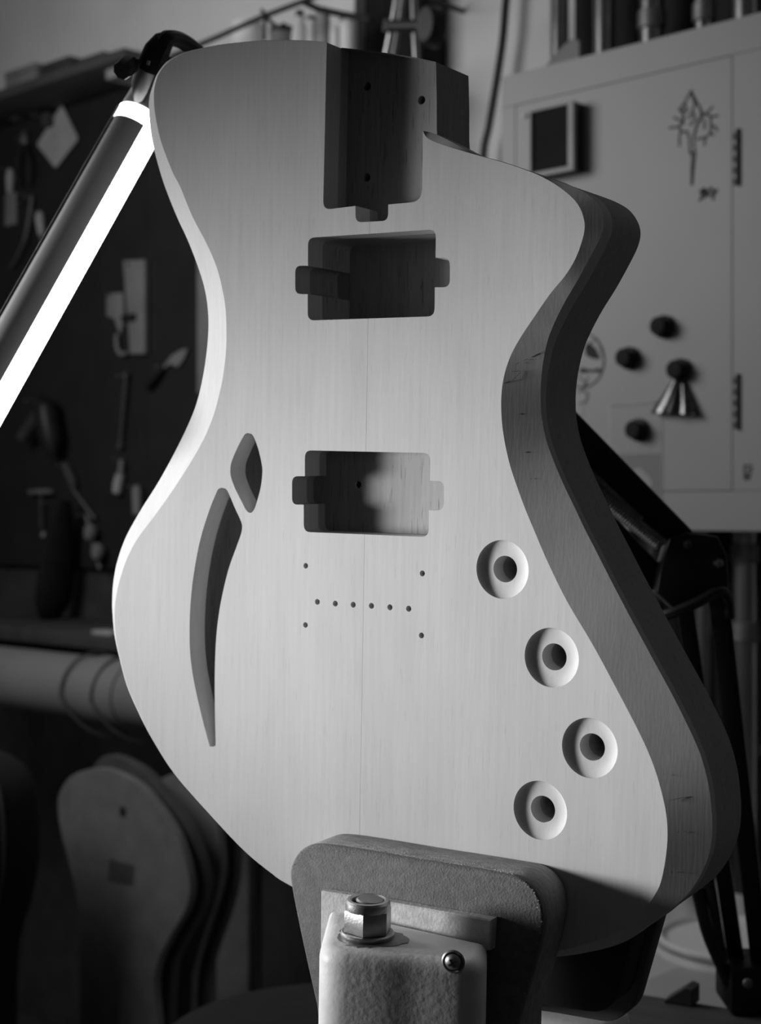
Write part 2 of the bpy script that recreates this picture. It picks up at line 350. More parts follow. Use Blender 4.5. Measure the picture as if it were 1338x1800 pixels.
# back: same outline, plus the heel that carries the pocket on past the cutaway
FL = 0.0195
hx = [bp(a, b_, FL) for a, b_ in [(779.5, 114.5), (781, 180), (781, 232)]]
heel = [hx[0].to_2d(), hx[1].to_2d(), hx[2].to_2d()]
io = min(range(len(outer)//3), key=lambda i: (outer[i].to_2d()-bp(850, 275, 6e-3).to_2d()).length)
fil = spline([heel[2].to_3d(), (heel[2]+Vector((.0012, -.007))).to_3d(), (heel[2]+Vector((.006, -.0125))).to_3d(), Vector((outer[io].x, outer[io].y, 0))], 5)
top_arc = [bp(a, b_, FL).to_2d() for a, b_ in [(616, 89.5), (640, 92), (700, 99.5), (745, 107)]]
back_out = [p.to_2d() for p in outer[io+1:-1]] + [outer[-1].to_2d()] + top_arc + heel[:2] + [p.to_2d() for p in fil]
bk = MB()
wall_strip(bk, back_out, -CAP, -T)
scr3 = [circle(*bp(a, b_, FL).to_2d(), 0.0021, 20) for a, b_ in [(646, 152), (741, 176), (645, 312)]]
# pocket floor lies lower than the joint: the pocket is cut from the neck edge down
pocket_floor = pk2[:-1] + [bp(742, 246).to_2d(), heel[2], heel[1], heel[0]] + top_arc[::-1]
holes_back = [pu_up, pu_lo, chamber] + [circle(c.x, c.y, RH, 48) for c in knob_c] + dots + scr
rest = [p.to_2d() for p in outer[io+1:-1]] + [outer[-1].to_2d()] + pk2[1:-1] + [bp(742, 246).to_2d(), heel[2]] + [p.to_2d() for p in fil[1:]]
rv, rf = fill([rest]+holes_back); bk.add([(p[0], p[1], -CAP) for p in rv], rf)
fv2, ff2 = fill([pocket_floor]+scr3); bk.add([(p[0], p[1], -FL) for p in fv2], ff2)
wall_strip(bk, pk2[:-1]+[bp(742, 246).to_2d(), heel[2]], -CAP, -FL, False)
for l in scr3: wall_strip(bk, l, -FL, -T+.001)
for l, z in ((pu_up, -.037), (pu_lo, -.0185), (chamber, -.036)):
    wall_strip(bk, l, -CAP, z)
    inn = [wire] if l is pu_lo else []
    q, g = fill([l]+inn); bk.add([(p[0], p[1], z) for p in q], g)
    for k in inn: wall_strip(bk, k, z, -T+.001)
for c in knob_c:
    l = circle(c.x, c.y, RH, 48); wall_strip(bk, l, -CAP, -.034); q, g = fill([l]); bk.add([(p[0], p[1], -.034) for p in q], g)
for l in dots+scr:
    wall_strip(bk, l, -CAP, -.034); q, g = fill([l]); bk.add([(p[0], p[1], -.034) for p in q], g)
q, g = fill([back_out]); bk.add([(p[0], p[1], -T) for p in q], g)
obj('back_plate', bk, M['back'], body, 28, label='darker wooden back plate with the neck heel')
# pencil marks on the bevelled flank
def on_bevel(px, py, lift=0.0002):
    p = bp(px, py, .003); A = min(inner, key=lambda q: (q.to_2d()-p.to_2d()).length); B = min(outer, key=lambda q: (q.to_2d()-p.to_2d()).length)
    a = (p.to_2d()-A.to_2d()).length; b_ = (p.to_2d()-B.to_2d()).length; t = a/max(a+b_, 1e-6)
    z = A.z*(1-t)+B.z*t
    q = bp(px, py, -z); return Vector((q.x, q.y, q.z+lift))
pm = MB()
for st in [[(886, 674), (903, 667), (916, 654), (914, 652), (900, 653)], [(908, 640), (913, 637)], [(921, 634), (928, 631)], [(934, 628), (946, 622), (958, 617)], [(912, 729), (916, 727)], [(923, 796), (928, 794)], [(942, 789), (945, 787)], [(933, 842), (935, 841)], [(1177, 1407), (1200, 1402), (1226, 1399)], [(1168, 1362), (1170, 1360)], [(1191, 1463), (1194, 1462)], [(1202, 1462), (1207, 1461)], [(1180, 1533), (1184, 1533)], [(1191, 1533), (1204, 1533)]]:
    pm.tube([on_bevel(*p) for p in st], .00008, 5)
pmo = obj('pencil_mark', pm, M['ink'], body, label='dark pencil dashes on the bevelled flank'); pmo['kind'] = 'stuff'

# ================================================================== vise
VO = (bp(645, 1800, -.06).x, -0.515, 0.0)
vise = thing('bench_vise', 'white painted cast carving vise clamping the bottom of the pale guitar body', 'vise', MB_, VO)
PT = .025
padpoly = spline([p.to_3d() for p in XY([(509.5, 1537), (513, 1519), (521, 1503), (533, 1491.5), (548, 1485.5), (575, 1486), (645, 1497), (723, 1510.5), (801, 1523), (878, 1536), (908, 1542), (928, 1553), (943, 1570), (952, 1592), (955, 1615), (953, 1640), (941, 1689), (927, 1738), (909, 1800), (880, 1890), (640, 1860), (566, 1800), (556, 1766), (541, 1700), (528, 1640), (515, 1575)], -PT)], 3, True)
obj('pad_side_lit', MB().prism([p.to_2d() for p in padpoly], .0003, PT-.0032, .0006, 1), M['padlit'], vise, 50, label='cut fibre sides of the pad, painted paler for light from above')  # the lit top band is put into this paler colour
pad = obj('jaw_pad', MB().prism([p.to_2d() for p in padpoly], PT-.0031, PT, .0012, 2, None, True), M['pad'], vise, 50, label='grey worn pad with rounded corners and fraying rim')
edge = MB()
m = len(padpoly)
rnd = random.Random(3)
for i in range(0, m):
    p, q = padpoly[i].to_2d(), padpoly[(i+1) % m].to_2d()
    if p.y < bp(700, 1700, -PT).y: continue
    nrm = Vector(((q-p).y, -(q-p).x)).normalized()
    if nrm.dot(p-Vector((.02, p.y))) < 0: nrm = -nrm
    for k in range(6):
        c = p.lerp(q, (k+rnd.random())/6); r = .00022+rnd.random()*.0003; s = nrm*(rnd.uniform(-.0024, -.0006))
        zz = PT-.0006+rnd.uniform(-.0004, .0005)
        edge.box(c.x+s.x-r, c.x+s.x+r, c.y+s.y-r*.6, c.y+s.y+r*.6, zz-r*.6, zz+r*.5, r*.3, 1)
fr = obj('frayed_edge', edge, M['padedge'], pad, 30); fr['kind'] = 'stuff'
# backing strip between pad and casting
SZ = PT+.006
sp = XY([(564, 1566), (640, 1578), (760, 1599), (864, 1617), (861, 1671), (563, 1671)], -SZ)
obj('backing_strip', MB().prism(sp, PT+.0001, SZ, .0007, 1), M['strip'], vise, 35, label='thin pale strip behind the casting')
# front casting: round boss on the left, flatter plate on the right; its plan is drawn in (x, z), swept along y
BZ = .056
bc = bp(646, 1646, -BZ); topy = bc.y
xl = bp(562, 1700, -BZ+.01).x; br = bc.x-xl
xr = bp(855, 1720, -.052).x
WX = lambda px, z: bp(px, 1700, -z).x
zl_, zr_ = .084, .058
pl, pr_ = Vector((WX(557, zl_), zl_)), Vector((WX(856, zr_), zr_))
fline = lambda x: zl_+(zr_-zl_)*(x-pl.x)/(pr_.x-pl.x)
xv1, xv2 = WX(676, .074), WX(724, .070)
plan = rounded([(WX(577, SZ), SZ), pl, (xv1, fline(xv1)+.0003), (xv2, fline(xv2)-.0006), pr_, (WX(856, SZ), SZ)], [0, .026, .02, .02, .014, 0], 8)
xl, xr = WX(577, SZ), WX(856, SZ)
SW = Matrix(((1, 0, 0, 0), (0, 0, 1, 0), (0, 1, 0, 0), (0, 0, 0, 1)))   # (x, z, y) -> (x, y, z)
cst = MB().prism(plan, -0.34, topy, .006, 5, SW, True)
cast = obj('front_casting', cst, M['paint'], vise, 60, label='lumpy white painted cast jaw arm')
# bare metal patch, washer, nut, bolt end, screw
def up(pt): return Matrix.Translation(pt) @ Matrix.Rotation(-math.pi/2, 4, 'X')
pp = []
for i in range(40):
    a = 2*math.pi*i/40; r = .0146*(1+.10*math.sin(3*a+.6)+.05*rnd.uniform(-1, 1)); pp.append((r*math.cos(a)*1.10+.0015, r*math.sin(a)*0.96))
obj('bare_patch', MB().prism(pp, .0001, .00035, 0, 1, up(bc)), M['dsteel'], cast, 30, label='bare dark metal patch round the washer')
WR = .0119
ws = MB().lathe([(.0065, .0003), (WR-.0004, .0003), (WR, .0009), (WR, .002), (WR-.0006, .0026), (.0065, .0026), (.0065, .0003)], up(bc), 48)
obj('washer', ws, M['steel'], cast, 40)
R6 = .0109
Tn = up(bc) @ Matrix.Rotation(math.radians(52), 4, 'Z')
hexp = [(R6*math.cos(math.pi/3*i), R6*math.sin(math.pi/3*i)) for i in range(6)]
nut = MB().prism(hexp, .0026, .0128, .0006, 2, Tn)
nut.lathe([(.0098, .0124), (.0100, .0136), (.0099, .0156), (.0092, .0166), (.0080, .0168), (.0072, .0163), (.0068, .0150), (.0066, .0120)], up(bc), 40)
nt_ = obj('nut', nut, M['steel'], cast, 30)
be = MB().lathe([(.0062, .010), (.0063, .0163), (.0056, .0171), (.0001, .0172)], up(bc) @ Matrix.Rotation(math.radians(4), 4, 'Y'), 32)
obj('bolt_end', be, M['dsteel'], cast, 30)
zs_ = .063; sc_p = bp(797, 1690, -zs_); zs_ = fline(sc_p.x)-.0004; sc_p = bp(797, 1690, -zs_); sT = Matrix.Translation((sc_p.x, sc_p.y, zs_)) @ Matrix.Rotation(math.atan((zl_-zr_)/(pr_.x-pl.x)), 4, 'Y')
obj('screw_cup', MB().lathe([(.0042, -.001), (.0050, .0002), (.0044, .0008), (.0038, .0004), (.0036, -.001)], sT, 32), M['dsteel'], cast, 40)
sh = MB()
pr = [(.0001, .0026), (.0012, .0025), (.0024, .0020), (.0034, .0010), (.0037, 0), (.0037, -.001)]
sh.lathe(pr, sT, 32)
scw = obj('screw', sh, M['steel'], cast, 40)
cr = MB()
for k in range(2): cr.box(-.0019, .0019, -.0004, .0004, .0018, .00272, 0, 1, sT @ Matrix.Rotation(math.radians(35+90*k), 4, 'Z'))
obj('cross_slot', cr, M['ink'], scw)
# rear jaw: black rubber pad on a grey plate, white arm below
rp = rounded(XY([(930, 1600), (1128, 1590), (1074, 1785), (950, 1766), (600, 1740), (560, 1560)], T+.0005), [.01, .01, .012, .006, .01, .01], 5)
obj('rear_pad', MB().prism(rp, -T-.022, -T-.0004, .001, 2), M['rubber'], vise, 40, label='black rubber pad pressed on the back of the body')
rp2 = rounded([(p.x*1.0+.004, p.y) for p in XY([(930, 1600), (1150, 1590), (1098, 1772), (1062, 1796), (950, 1776), (600, 1740), (560, 1560)], T+.022)], .008, 4)
obj('rear_plate', MB().prism(rp2, -T-.034, -T-.0222, .001, 2), M['dgrey'], vise, 40)
xa, xb = bp(940, 1790, .06).x, bp(1088, 1790, .10).x
obj('rear_casting', MB().box(xa-.04, xb, -.345, bp(1000, 1792, .085).y, -T-.075, -T-.0345, .006, 3), M['paint'], vise, 50)
Tm = MB_.inverted()
basew = MB(); lv = 0.850
low = [MB_ @ Vector((x, -.33, z)) for x in (xl-.01, xb+.01) for z in (SZ+.05, -T-.07)]
bx0, bx1 = min(p.x for p in low), max(p.x for p in low); by0, by1 = min(p.y for p in low), max(p.y for p in low)
b8 = MB().box(bx0, bx1, by0, by1, lv+.0005, lv+.012, .003, 2); b8.v = [Tm @ p for p in b8.v]
obj('base_block', b8, M['paint'], vise, 50)

# ================================================================== tube work lamp on a sprung arm
BASE = CP(1312, 1752, 1.075)
lamp = thing('work_lamp', 'black sprung arm work lamp holding a glowing tube left of the guitar body', 'lamp', ID, (BASE.x, BASE.y, lv))
RT = .01445
def axis_px(y): return (203-(y-290)*.5615, y)
def axis_Z(y): return .868-(y-290)*.00011
tA = CP(*axis_px(208), axis_Z(208)); tB = CP(*axis_px(790), axis_Z(790))
ax = (tB-tA).normalized(); LT = (tB-tA).length
view = (tA-cam.location).normalized(); vx_ = view-ax*view.dot(ax); vx_.normalize()
ez = ax; ex = -vx_; ey = ez.cross(ex)                          # ex towards the camera
if ey.x < 0: ey = -ey; sgn = -1
else: sgn = 1
MT = Matrix.Identity(4)
for i, a in enumerate((ex, ey, ez)):
    for j in range(3): MT[j][i] = a[j]
for j in range(3): MT[j][3] = tA[j]
rad = math.radians
D0, D1 = rad(12), rad(150)
obj('diffuser', MB().lathe([(RT, .0095), (RT, LT-.01)], MT, 40, D0, D1), M['tube'], lamp, 60, label='glowing white diffuser strip')
obj('diffuser_end', MB().lathe([(RT-.002, -.0001), (RT+.0001, 0), (RT+.0001, .0095), (RT-.002, .0096)], MT, 48), M['tube'], lamp, 60, label='glowing white ring at the top of the tube')
shl = MB().lathe([(RT, .0096), (RT, LT)], MT, 40, D1, D0+2*math.pi)
shl.lathe([(RT+.0006, .0096), (RT+.0006, LT)], MT, 3, D1+.02, D1+.10)
obj('tube_shell', shl, M['lampshell'], lamp, 60, label='dark metal back of the tube')
ridge = MB()
for a in (rad(-78),):
    p0 = MT @ Vector((RT*1.03*math.cos(a), RT*1.03*math.sin(a), .002)); p1 = MT @ Vector((RT*1.03*math.cos(a), RT*1.03*math.sin(a), LT)); ridge.tube([p0, p1], .0009, 8)
obj('shell_rim', ridge, M['steel'], lamp)
obj('end_cap', MB().lathe([(RT*.93, -.0165), (RT*.98, -.0004), (0.0005, -.0003)], MT, 40), M['lampshell'], lamp)
obj('end_cap', MB().lathe([(.0005, LT+.001), (RT, LT), (RT, LT-.012)], MT, 40), M['lampshell'], lamp)
obj('socket', MB().lathe([(.0005, -.034), (.0088, -.033), (.0106, -.027), (.0112, -.022), (RT*.95, -.0205), (RT*.95, -.0163), (.0005, -.0162)], MT, 32), M['black'], lamp, 40)
hz = .84
hold = MB().tube([CP(243, 176, .866), CP(251, 146, .852), CP(262, 118, hz), CP(275, 92, hz), CP(288, 72, hz+.004)], [.003, .0065, .0075, .0075, .006], 10)
hold.tube(spline([CP(282, 84, hz), CP(292, 68, hz), CP(312, 69, hz+.01), CP(333, 80, hz+.02), CP(352, 96, hz+.03), CP(372, 116, hz+.04)], 5), .0045, 10)
hold.tube(spline([CP(262, 112, hz), CP(285, 108, hz+.008), CP(315, 122, hz+.03)], 4), .0042, 10)
obj('tube_holder', hold, M['blackm'], lamp)
kn = MB().lathe([(.0005, -.006), (.005, -.006), (.0056, -.004), (.0056, .004), (.005, .006), (.0005, .006)], along(CP(222, 118, .828), CP(240, 104, .838)), 8)
kn.tube([CP(222, 112, .832), CP(262, 112, .84)], .003, 8)
obj('holder_knob', kn, M['blackm'], lamp)
obj('pin', MB().tube([CP(259.5, 114, .831), CP(262, 107, .831)], .0009, 8), M['chrome'], lamp)
# joint block and arms
JZ = .99
def bar(a, b_, wd=.010, tk=.006, Tm_=None):
    A, B = Vector(a), Vector(b_); t = (B-A); Lb = t.length; t.normalize()
    vw = ((A+B)/2-cam.location).normalized(); y = vw.cross(t).normalized(); z = t.cross(y)
    m = Matrix.Identity(4)
    for i, q_ in enumerate((t, y, z)):
        for j in range(3): m[j][i] = q_[j]
    for j in range(3): m[j][3] = A[j]
    return MB().box(0, Lb, -wd/2, wd/2, -tk/2, tk/2, tk*.25, 2, m)
obj('upper_arm', bar(CP(1200, 952, JZ), CP(372, 108, .905), .019, .009), M['blackm'], lamp)
obj('upper_arm', bar(CP(1185, 1050, JZ+.012), CP(360, 160, .92), .0155, .008), M['blackm'], lamp)
def spring(a, b_, r, wire_r, turns, mt=M['dsteel']):
    A, B = Vector(a), Vector(b_); m = along(A, B); Ls = (B-A).length; k = turns*8
    pts = [m @ Vector((r*math.cos(2*math.pi*i/8), r*math.sin(2*math.pi*i/8), Ls*i/k)) for i in range(k+1)]
    return MB().tube(pts, wire_r, 4)
obj('spring', spring(CP(1162, 958, JZ-.014), CP(1014, 838, .962), .0044, .0008, 36), M['dsteel'], lamp, 60)
obj('spring_rod', MB().tube([CP(1162, 958, JZ-.014), CP(1014, 838, .962)], .0030, 10), M['blackm'], lamp)
obj('spring', spring(CP(1122, 916, JZ-.014), CP(1000, 802, .962), .0036, .0008, 34), M['dsteel'], lamp, 60)
obj('spring_rod', MB().tube([CP(1122, 916, JZ-.014), CP(1000, 802, .962)], .0026, 10), M['blackm'], lamp)
jp = [CP(a, b_, JZ) for a, b_ in [(1172, 945), (1200, 935), (1256, 942), (1272, 975), (1276, 1030), (1270, 1042), (1180, 1068), (1150, 1040), (1156, 1000)]]
jm = Matrix.Translation(CP(1210, 1000, JZ)) @ Matrix.Rotation(math.pi/2, 4, 'X')
jinv = jm.inverted()
obj('joint_plate', MB().prism([(jinv @ p).to_2d() for p in jp], -.011, .011, .002, 2, jm), M['blackm'], lamp, label='black elbow plate between the arms')
for (a, b_), r in (((1263, 990), .0034), ((1209, 958), .0030)):
    o = obj('joint_bolt', MB().lathe([(.0005, .0035), (r*.8, .003), (r, .001), (r, -.001)], Matrix.Translation(CP(a, b_, JZ-.012)) @ Matrix.Rotation(math.pi/2, 4, 'X'), 16), M['chrome'] if a > 1250 else M['dgrey'], lamp)
obj('lower_arm', bar(CP(1202, 1050, JZ+.006), CP(1296, 1700, 1.072), .0115, .008), M['blackm'], lamp)
obj('lower_arm', bar(CP(1263, 1045, JZ-.006), CP(1338, 1700, 1.062), .0135, .008), M['blackm'], lamp)
obj('cable', MB().tube(spline([CP(1110, 1095, 1.0), CP(1165, 1083, .975), CP(1220, 1062, .97), CP(1262, 1040, .975), CP(1279, 1050, .98), CP(1283, 1085, .985)], 5), .0036, 8), M['black'], lamp)
obj('lower_cable', MB().tube(spline([CP(1205, 1500, 1.05), CP(1227, 1572, 1.05), CP(1244, 1640, 1.05), CP(1272, 1706, 1.055), CP(1290, 1745, 1.06)], 5), .0043, 8), M['black'], lamp)
obj('spring_rod', MB().tube([CP(1236, 1560, 1.052), CP(1254, 1640, 1.056)], .0013, 8), M['chrome'], lamp)
obj('spring', spring(CP(1240, 1520, 1.05), CP(1268, 1690, 1.062), .0042, .0009, 40), M['dgrey'], lamp, 60)
bs = MB().box(BASE.x-.018, BASE.x+.05, BASE.y-.03, BASE.y+.02, lv+.0004, lv+.034, .003, 2)
bs.tube([CP(1296, 1690, 1.072), CP(1315, 1752, 1.075)], [.013, .016], 12)
bs.tube([CP(1336, 1690, 1.064), CP(1330, 1752, 1.07)], [.013, .016], 12)
obj('lamp_base', bs, M['blackm'], lamp)
obj('base_bolt', MB().lathe([(.0005, .004), (.003, .003), (.0034, 0)], Matrix.Translation(CP(1314, 1728, 1.03)) @ Matrix.Rotation(math.pi/2, 4, 'X'), 14), M['dsteel'], lamp)

# ================================================================== bench, wedge, stool
bcn = CP(1112, 1742, 1.10); bc2 = CP(1338, 1778, 1.055); bcn.z = bc2.z = 0
e1 = (bc2-bcn).normalized(); e2 = Vector((e1.y, -e1.x, 0))
if e2.y > 0: e2 = -e2
MBn = Matrix.Identity(4)
for i, a in enumerate((e1, -e2, Vector((0, 0, 1)))):
    for j in range(3): MBn[j][i] = a[j]
for j in range(3): MBn[j][3] = (bcn-e1*.10)[j]
bench = thing('workbench', 'dark wooden workbench carrying the vise and the lamp base', 'workbench', MBn, (.6, -.4, 0))
obj('bench_top', MB().box(0, 1.2, -.85, 0, lv-.045, lv, .003, 2), M['bench'], bench)
for x in (.05, 1.15):
    for y in (-.80, -.05): obj('leg', MB().box(x-.035, x+.035, y-.035, y+.035, 0, lv-.0455, .004), M['bench'], bench)
obj('rail', MB().box(.09, 1.11, -.07, -.03, .62, .72, .003), M['bench'], bench)
wq = CP(1176, 1748, 1.085); wr = CP(1226, 1756, 1.075)
wb = MBn.inverted(); A, B = wb @ wq, wb @ wr
hgt = .0125
wd = MB().prism([(A.x, lv+.0003), (B.x, lv+.0003), (B.x, lv+hgt), (B.x-.005, lv+hgt+.0012), (A.x, lv+.002)], 0, .018, .0006, 1, Matrix(((1, 0, 0, 0), (0, 0, 1, A.y-.012), (0, 1, 0, 0), (0, 0, 0, 1))))
wo = obj('wedge', wd, M['dgrey'], None, org=(0, 0, 0)); wo.matrix_world = MBn; wo['label'] = 'small dark wedge lying on the far edge of the workbench'; wo['category'] = 'wedge'
sx = CP(600, 1800, 1.28); sz = CP(520, 1734, 1.40).z
stool = thing('round_stool', 'black round stool seat low behind the left side of the vise', 'stool', ID, (sx.x, sx.y, 0))
sT0 = Matrix.Translation((sx.x, sx.y, 0))
obj('seat', MB().lathe([(.0005, sz), (.12, sz), (.152, sz-.006), (.16, sz-.02), (.16, sz-.05), (.15, sz-.06), (.0005, sz-.06)], sT0, 56), M['rubber'], stool, 40)
for k in range(4):
    a = math.pi/4+math.pi/2*k; ca, sa = math.cos(a), math.sin(a)
    obj('leg', MB().tube([(sx.x+.10*ca, sx.y+.10*sa, sz-.06), (sx.x+.17*ca, sx.y+.17*sa, .0)], .011, 10), M['blackm'], stool)

# ================================================================== wall-frame helpers
def wrect(x0, y0, x1, y1, h):
    a = wp(x0, (y0+y1)/2, h).x; b_ = wp(x1, (y0+y1)/2, h).x; m_ = (x0+x1)/2
    return a, b_, wp(m_, y1, h).z, wp(m_, y0, h).z
def wbox(x0, y0, x1, y1, h, tk, r=.002, mb=None):
    """box whose front stands h off the wall and covers the given part of the view"""
    a, b_, z0, z1 = wrect(x0, y0, x1, y1, h); return (mb or MB()).box(a, b_, -h, -h+tk, z0, z1, r)
WXZ = Matrix(((1, 0, 0, 0), (0, 0, 1, 0), (0, 1, 0, 0), (0, 0, 0, 1)))
def wpoly(pts, h, tk, r=.001, seg=2, mb=None):
    P = [wp(a, b_, h) for a, b_ in pts]
    return (mb or MB()).prism([(p.x, p.z) for p in P], -h, -h+tk, r, seg, WXZ)
def wt(name, label, cat, px, py, h, group=None): return thing(name, label, cat, MW, wp(px, py, h), group)
def ribbon(mb, pts, h, wid=.0022, tk=.0004):
    P = [wp(a, b_, h) for a, b_ in pts]
    for i in range(len(P)-1):
        a, b_ = Vector((P[i].x, P[i].z)), Vector((P[i+1].x, P[i+1].z)); t = (b_-a); 
        if t.length < 1e-6: continue
        t.normalize(); nn = Vector((-t.y, t.x))*wid/2; a = a-t*wid*.3; b_ = b_+t*wid*.3
        mb.prism([a+nn, a-nn, b_-nn, b_+nn], -h-tk, -h, 0, 1, WXZ)

# ================================================================== cabinet and what is on it
HC = .20
zt, zb = wp(1338, 21, HC).z, wp(1338, 934, HC).z
al = wp(882, 500, HC).x; ar = wp(1470, 500, HC).x
cab = thing('wall_cabinet', 'white metal cabinet on the wall with ink drawings and magnets on its door', 'cabinet', MW, ((al+ar)/2, -.1, zb))
obj('casing', MB().box(al, ar, -HC+.003, -.132, zb, zt, .0015), M['white'], cab)
g1 = .0008
dl, dr = wp(906, 500, HC).x, wp(1288, 500, HC).x; dt, db = wp(1288, 96, HC).z, wp(1290, 863, HC).z
obj('door', MB().box(dl+g1, dr-g1, -HC, -HC+.0028, db+g1, dt-g1, .0004, 1), M['white'], cab)
for nm, q in (('frame_rail', (al, ar, dt, zt)), ('frame_rail', (al, ar, zb, db)), ('frame_stile', (al, dl, db+.0003, dt-.0003)), ('frame_stile', (dr, ar, db+.0003, dt-.0003))):
    obj(nm, MB().box(q[0], q[1], -HC, -HC+.0028, q[2], q[3], .0004, 1), M['white'], cab)
for y0, y1 in ((226, 326), (657, 755)):
    hg = MB(); p0, p1 = wp(1297, y0, HC+.002), wp(1297, y1, HC+.002)
    hg.tube([p0, p1], .0021, 10)
    for k in range(5):
        z = p1.z+(p0.z-p1.z)*(k+.1)/5; hg.box(p0.x-.0065, p0.x, -HC-.0012, -HC, z, z+(p0.z-p1.z)*.12, .0003, 1)
    obj('hinge', hg, M['dgrey'], cab, label='dark door hinge')
dj = MB(); D = lambda pts: [(1150+a/7.43, 130+b_/7.43) for a, b_ in pts]
for st in [[(485, 220), (400, 380), (330, 460)], [(485, 220), (545, 350), (600, 440), (620, 540)], [(485, 220), (500, 290), (540, 400), (500, 470)], [(400, 380), (430, 490), (360, 470)], [(330, 460), (390, 540), (330, 700), (360, 760), (430, 750), (460, 830)], [(390, 540), (380, 660)], [(500, 470), (540, 590), (470, 670)], [(450, 580), (490, 520)], [(260, 570), (330, 600)], [(200, 705), (330, 690)], [(345, 760), (330, 840), (335, 940)], [(620, 540), (560, 660), (520, 800), (520, 900)], [(600, 440), (640, 540), (560, 680), (530, 800)], [(460, 830), (470, 1000), (500, 1080), (490, 1280), (490, 1450)], [(520, 900), (540, 1050), (520, 1200), (500, 1440)], [(460, 1020), (540, 1040)], [(640, 540), (700, 500), (765, 430)], [(690, 530), (740, 560), (835, 545)], [(740, 560), (745, 680), (740, 760), (680, 830), (560, 850)], [(750, 680), (800, 690), (825, 740)], [(730, 770), (780, 800)], [(665, 840), (660, 930)], [(660, 600), (660, 720)]]:
    ribbon(dj, D(st), HC, .0024)
obj('ink_drawing', dj, M['ink'], cab, label='ink drawing of a spiky leaf on a stalk')
sg = MB()
for st in [[(590, 1650), (680, 1590), (800, 1560), (820, 1510)], [(600, 1530), (640, 1570), (660, 1500), (700, 1550), (740, 1490), (790, 1540)], [(620, 1600), (640, 1500), (700, 1590)], [(770, 1560), (775, 1640)]]:
    ribbon(sg, D(st), HC, .003)
obj('ink_scribble', sg, M['ink'], cab, label='illegible scribbled signature under the drawing')
st2 = MB(); E = lambda pts: [(1270+a/18, 780+b_/18) for a, b_ in pts]
for st in [[(700, 670), (700, 940), (860, 940), (930, 860), (920, 700), (860, 660), (800, 720), (700, 670)], [(760, 820), (880, 820)], [(700, 960), (690, 1060), (740, 1130), (830, 1130), (870, 1060)], [(740, 1010), (890, 1010)], [(750, 1055), (880, 1050)]]:
    ribbon(st2, E(st), HC, .0016)
obj('ink_stamp', st2, M['ink'], cab, label='small dark stamp near the right edge')

def magnet(px, py, lab):
    """a stubby round knob magnet standing on the door"""
    p = wp(px+9, py, HC); r = .0142
    t = thing('magnet', lab, 'magnet', MW, p, 'black knob magnets on the cabinet')
    Tq = Matrix.Translation(p) @ Matrix.Rotation(math.pi/2, 4, 'X')
    obj('foot', MB().lathe([(.0005, .0001), (r*.97, .0001), (r, .001), (r, .0055), (r-.002, .007), (.0005, .0072)], Tq, 32), M['black'], t, 40)
    obj('grip', MB().lathe([(.0090, .0073), (.0092, .009), (.0108, .012), (.0110, .018), (.0098, .0196), (.0005, .020)], Tq, 32), M['rubber'], t, 40)
magnet(1161, 575, 'black round magnet, topmost of the magnets on the white cabinet')
magnet(1100, 630, 'black round magnet, leftmost of the four on the white cabinet')
magnet(1190, 651, 'black round magnet right above the triangular steel clip')
magnet(1117, 756, 'black round magnet holding the clear sleeve with the dark card')
# binder clip hung under a magnet
clip = wt('binder_clip', 'shiny triangular steel clip hanging under a black magnet on the cabinet', 'clip', 1188, 730, HC)
cpz = [wp(a, b_, HC+.006) for a, b_ in [(1180, 668), (1204, 672), (1225, 729), (1149, 725)]]
cm = MB(); P = [(p.x, p.z) for p in cpz]; hh = HC+.0004
tri = [Vector((P[0][0], -HC-.004, P[0][1])), Vector((P[1][0], -HC-.004, P[1][1])), Vector((P[2][0], -HC-.012, P[2][1])), Vector((P[3][0], -HC-.012, P[3][1]))]
NF = 9
for k in range(NF+1):
    f = k/NF; bul = .007*math.sin(math.pi*f)+.0022*math.sin(5*math.pi*f)
    for A_, B_, q in ((tri[0], tri[1], .5), (tri[3], tri[2], 1)):
        p = A_.lerp(B_, f); cm.v.append(Vector((p.x, p.y-bul*q, p.z)))
    for A_, B_ in ((tri[0], tri[1]), (tri[3], tri[2])):
        p = A_.lerp(B_, f); cm.v.append(Vector((p.x, -hh, p.z)))
for k in range(NF):
    i = 4*k; cm.f += [[i, i+1, i+5, i+4], [i+2, i+6, i+7, i+3], [i, i+4, i+6, i+2], [i+1, i+3, i+7, i+5]]
cm.f += [[0, 2, 3, 1], [4*NF, 4*NF+1, 4*NF+3, 4*NF+2]]
obj('jaw', cm, M['gun'], clip, 50)
obj('fold', MB().tube([tri[3], tri[2]], .0013, 8), M['dsteel'], clip)
md = (tri[0]+tri[1])/2; me_ = (tri[2]+tri[3])/2
obj('handle', MB().tube([md+Vector((-.004, -.002, 0)), me_+Vector((-.002, -.004, .012)), me_+Vector((.006, -.004, .012)), md+Vector((.004, -.002, 0))], .0012, 8), M['blackm'], clip)
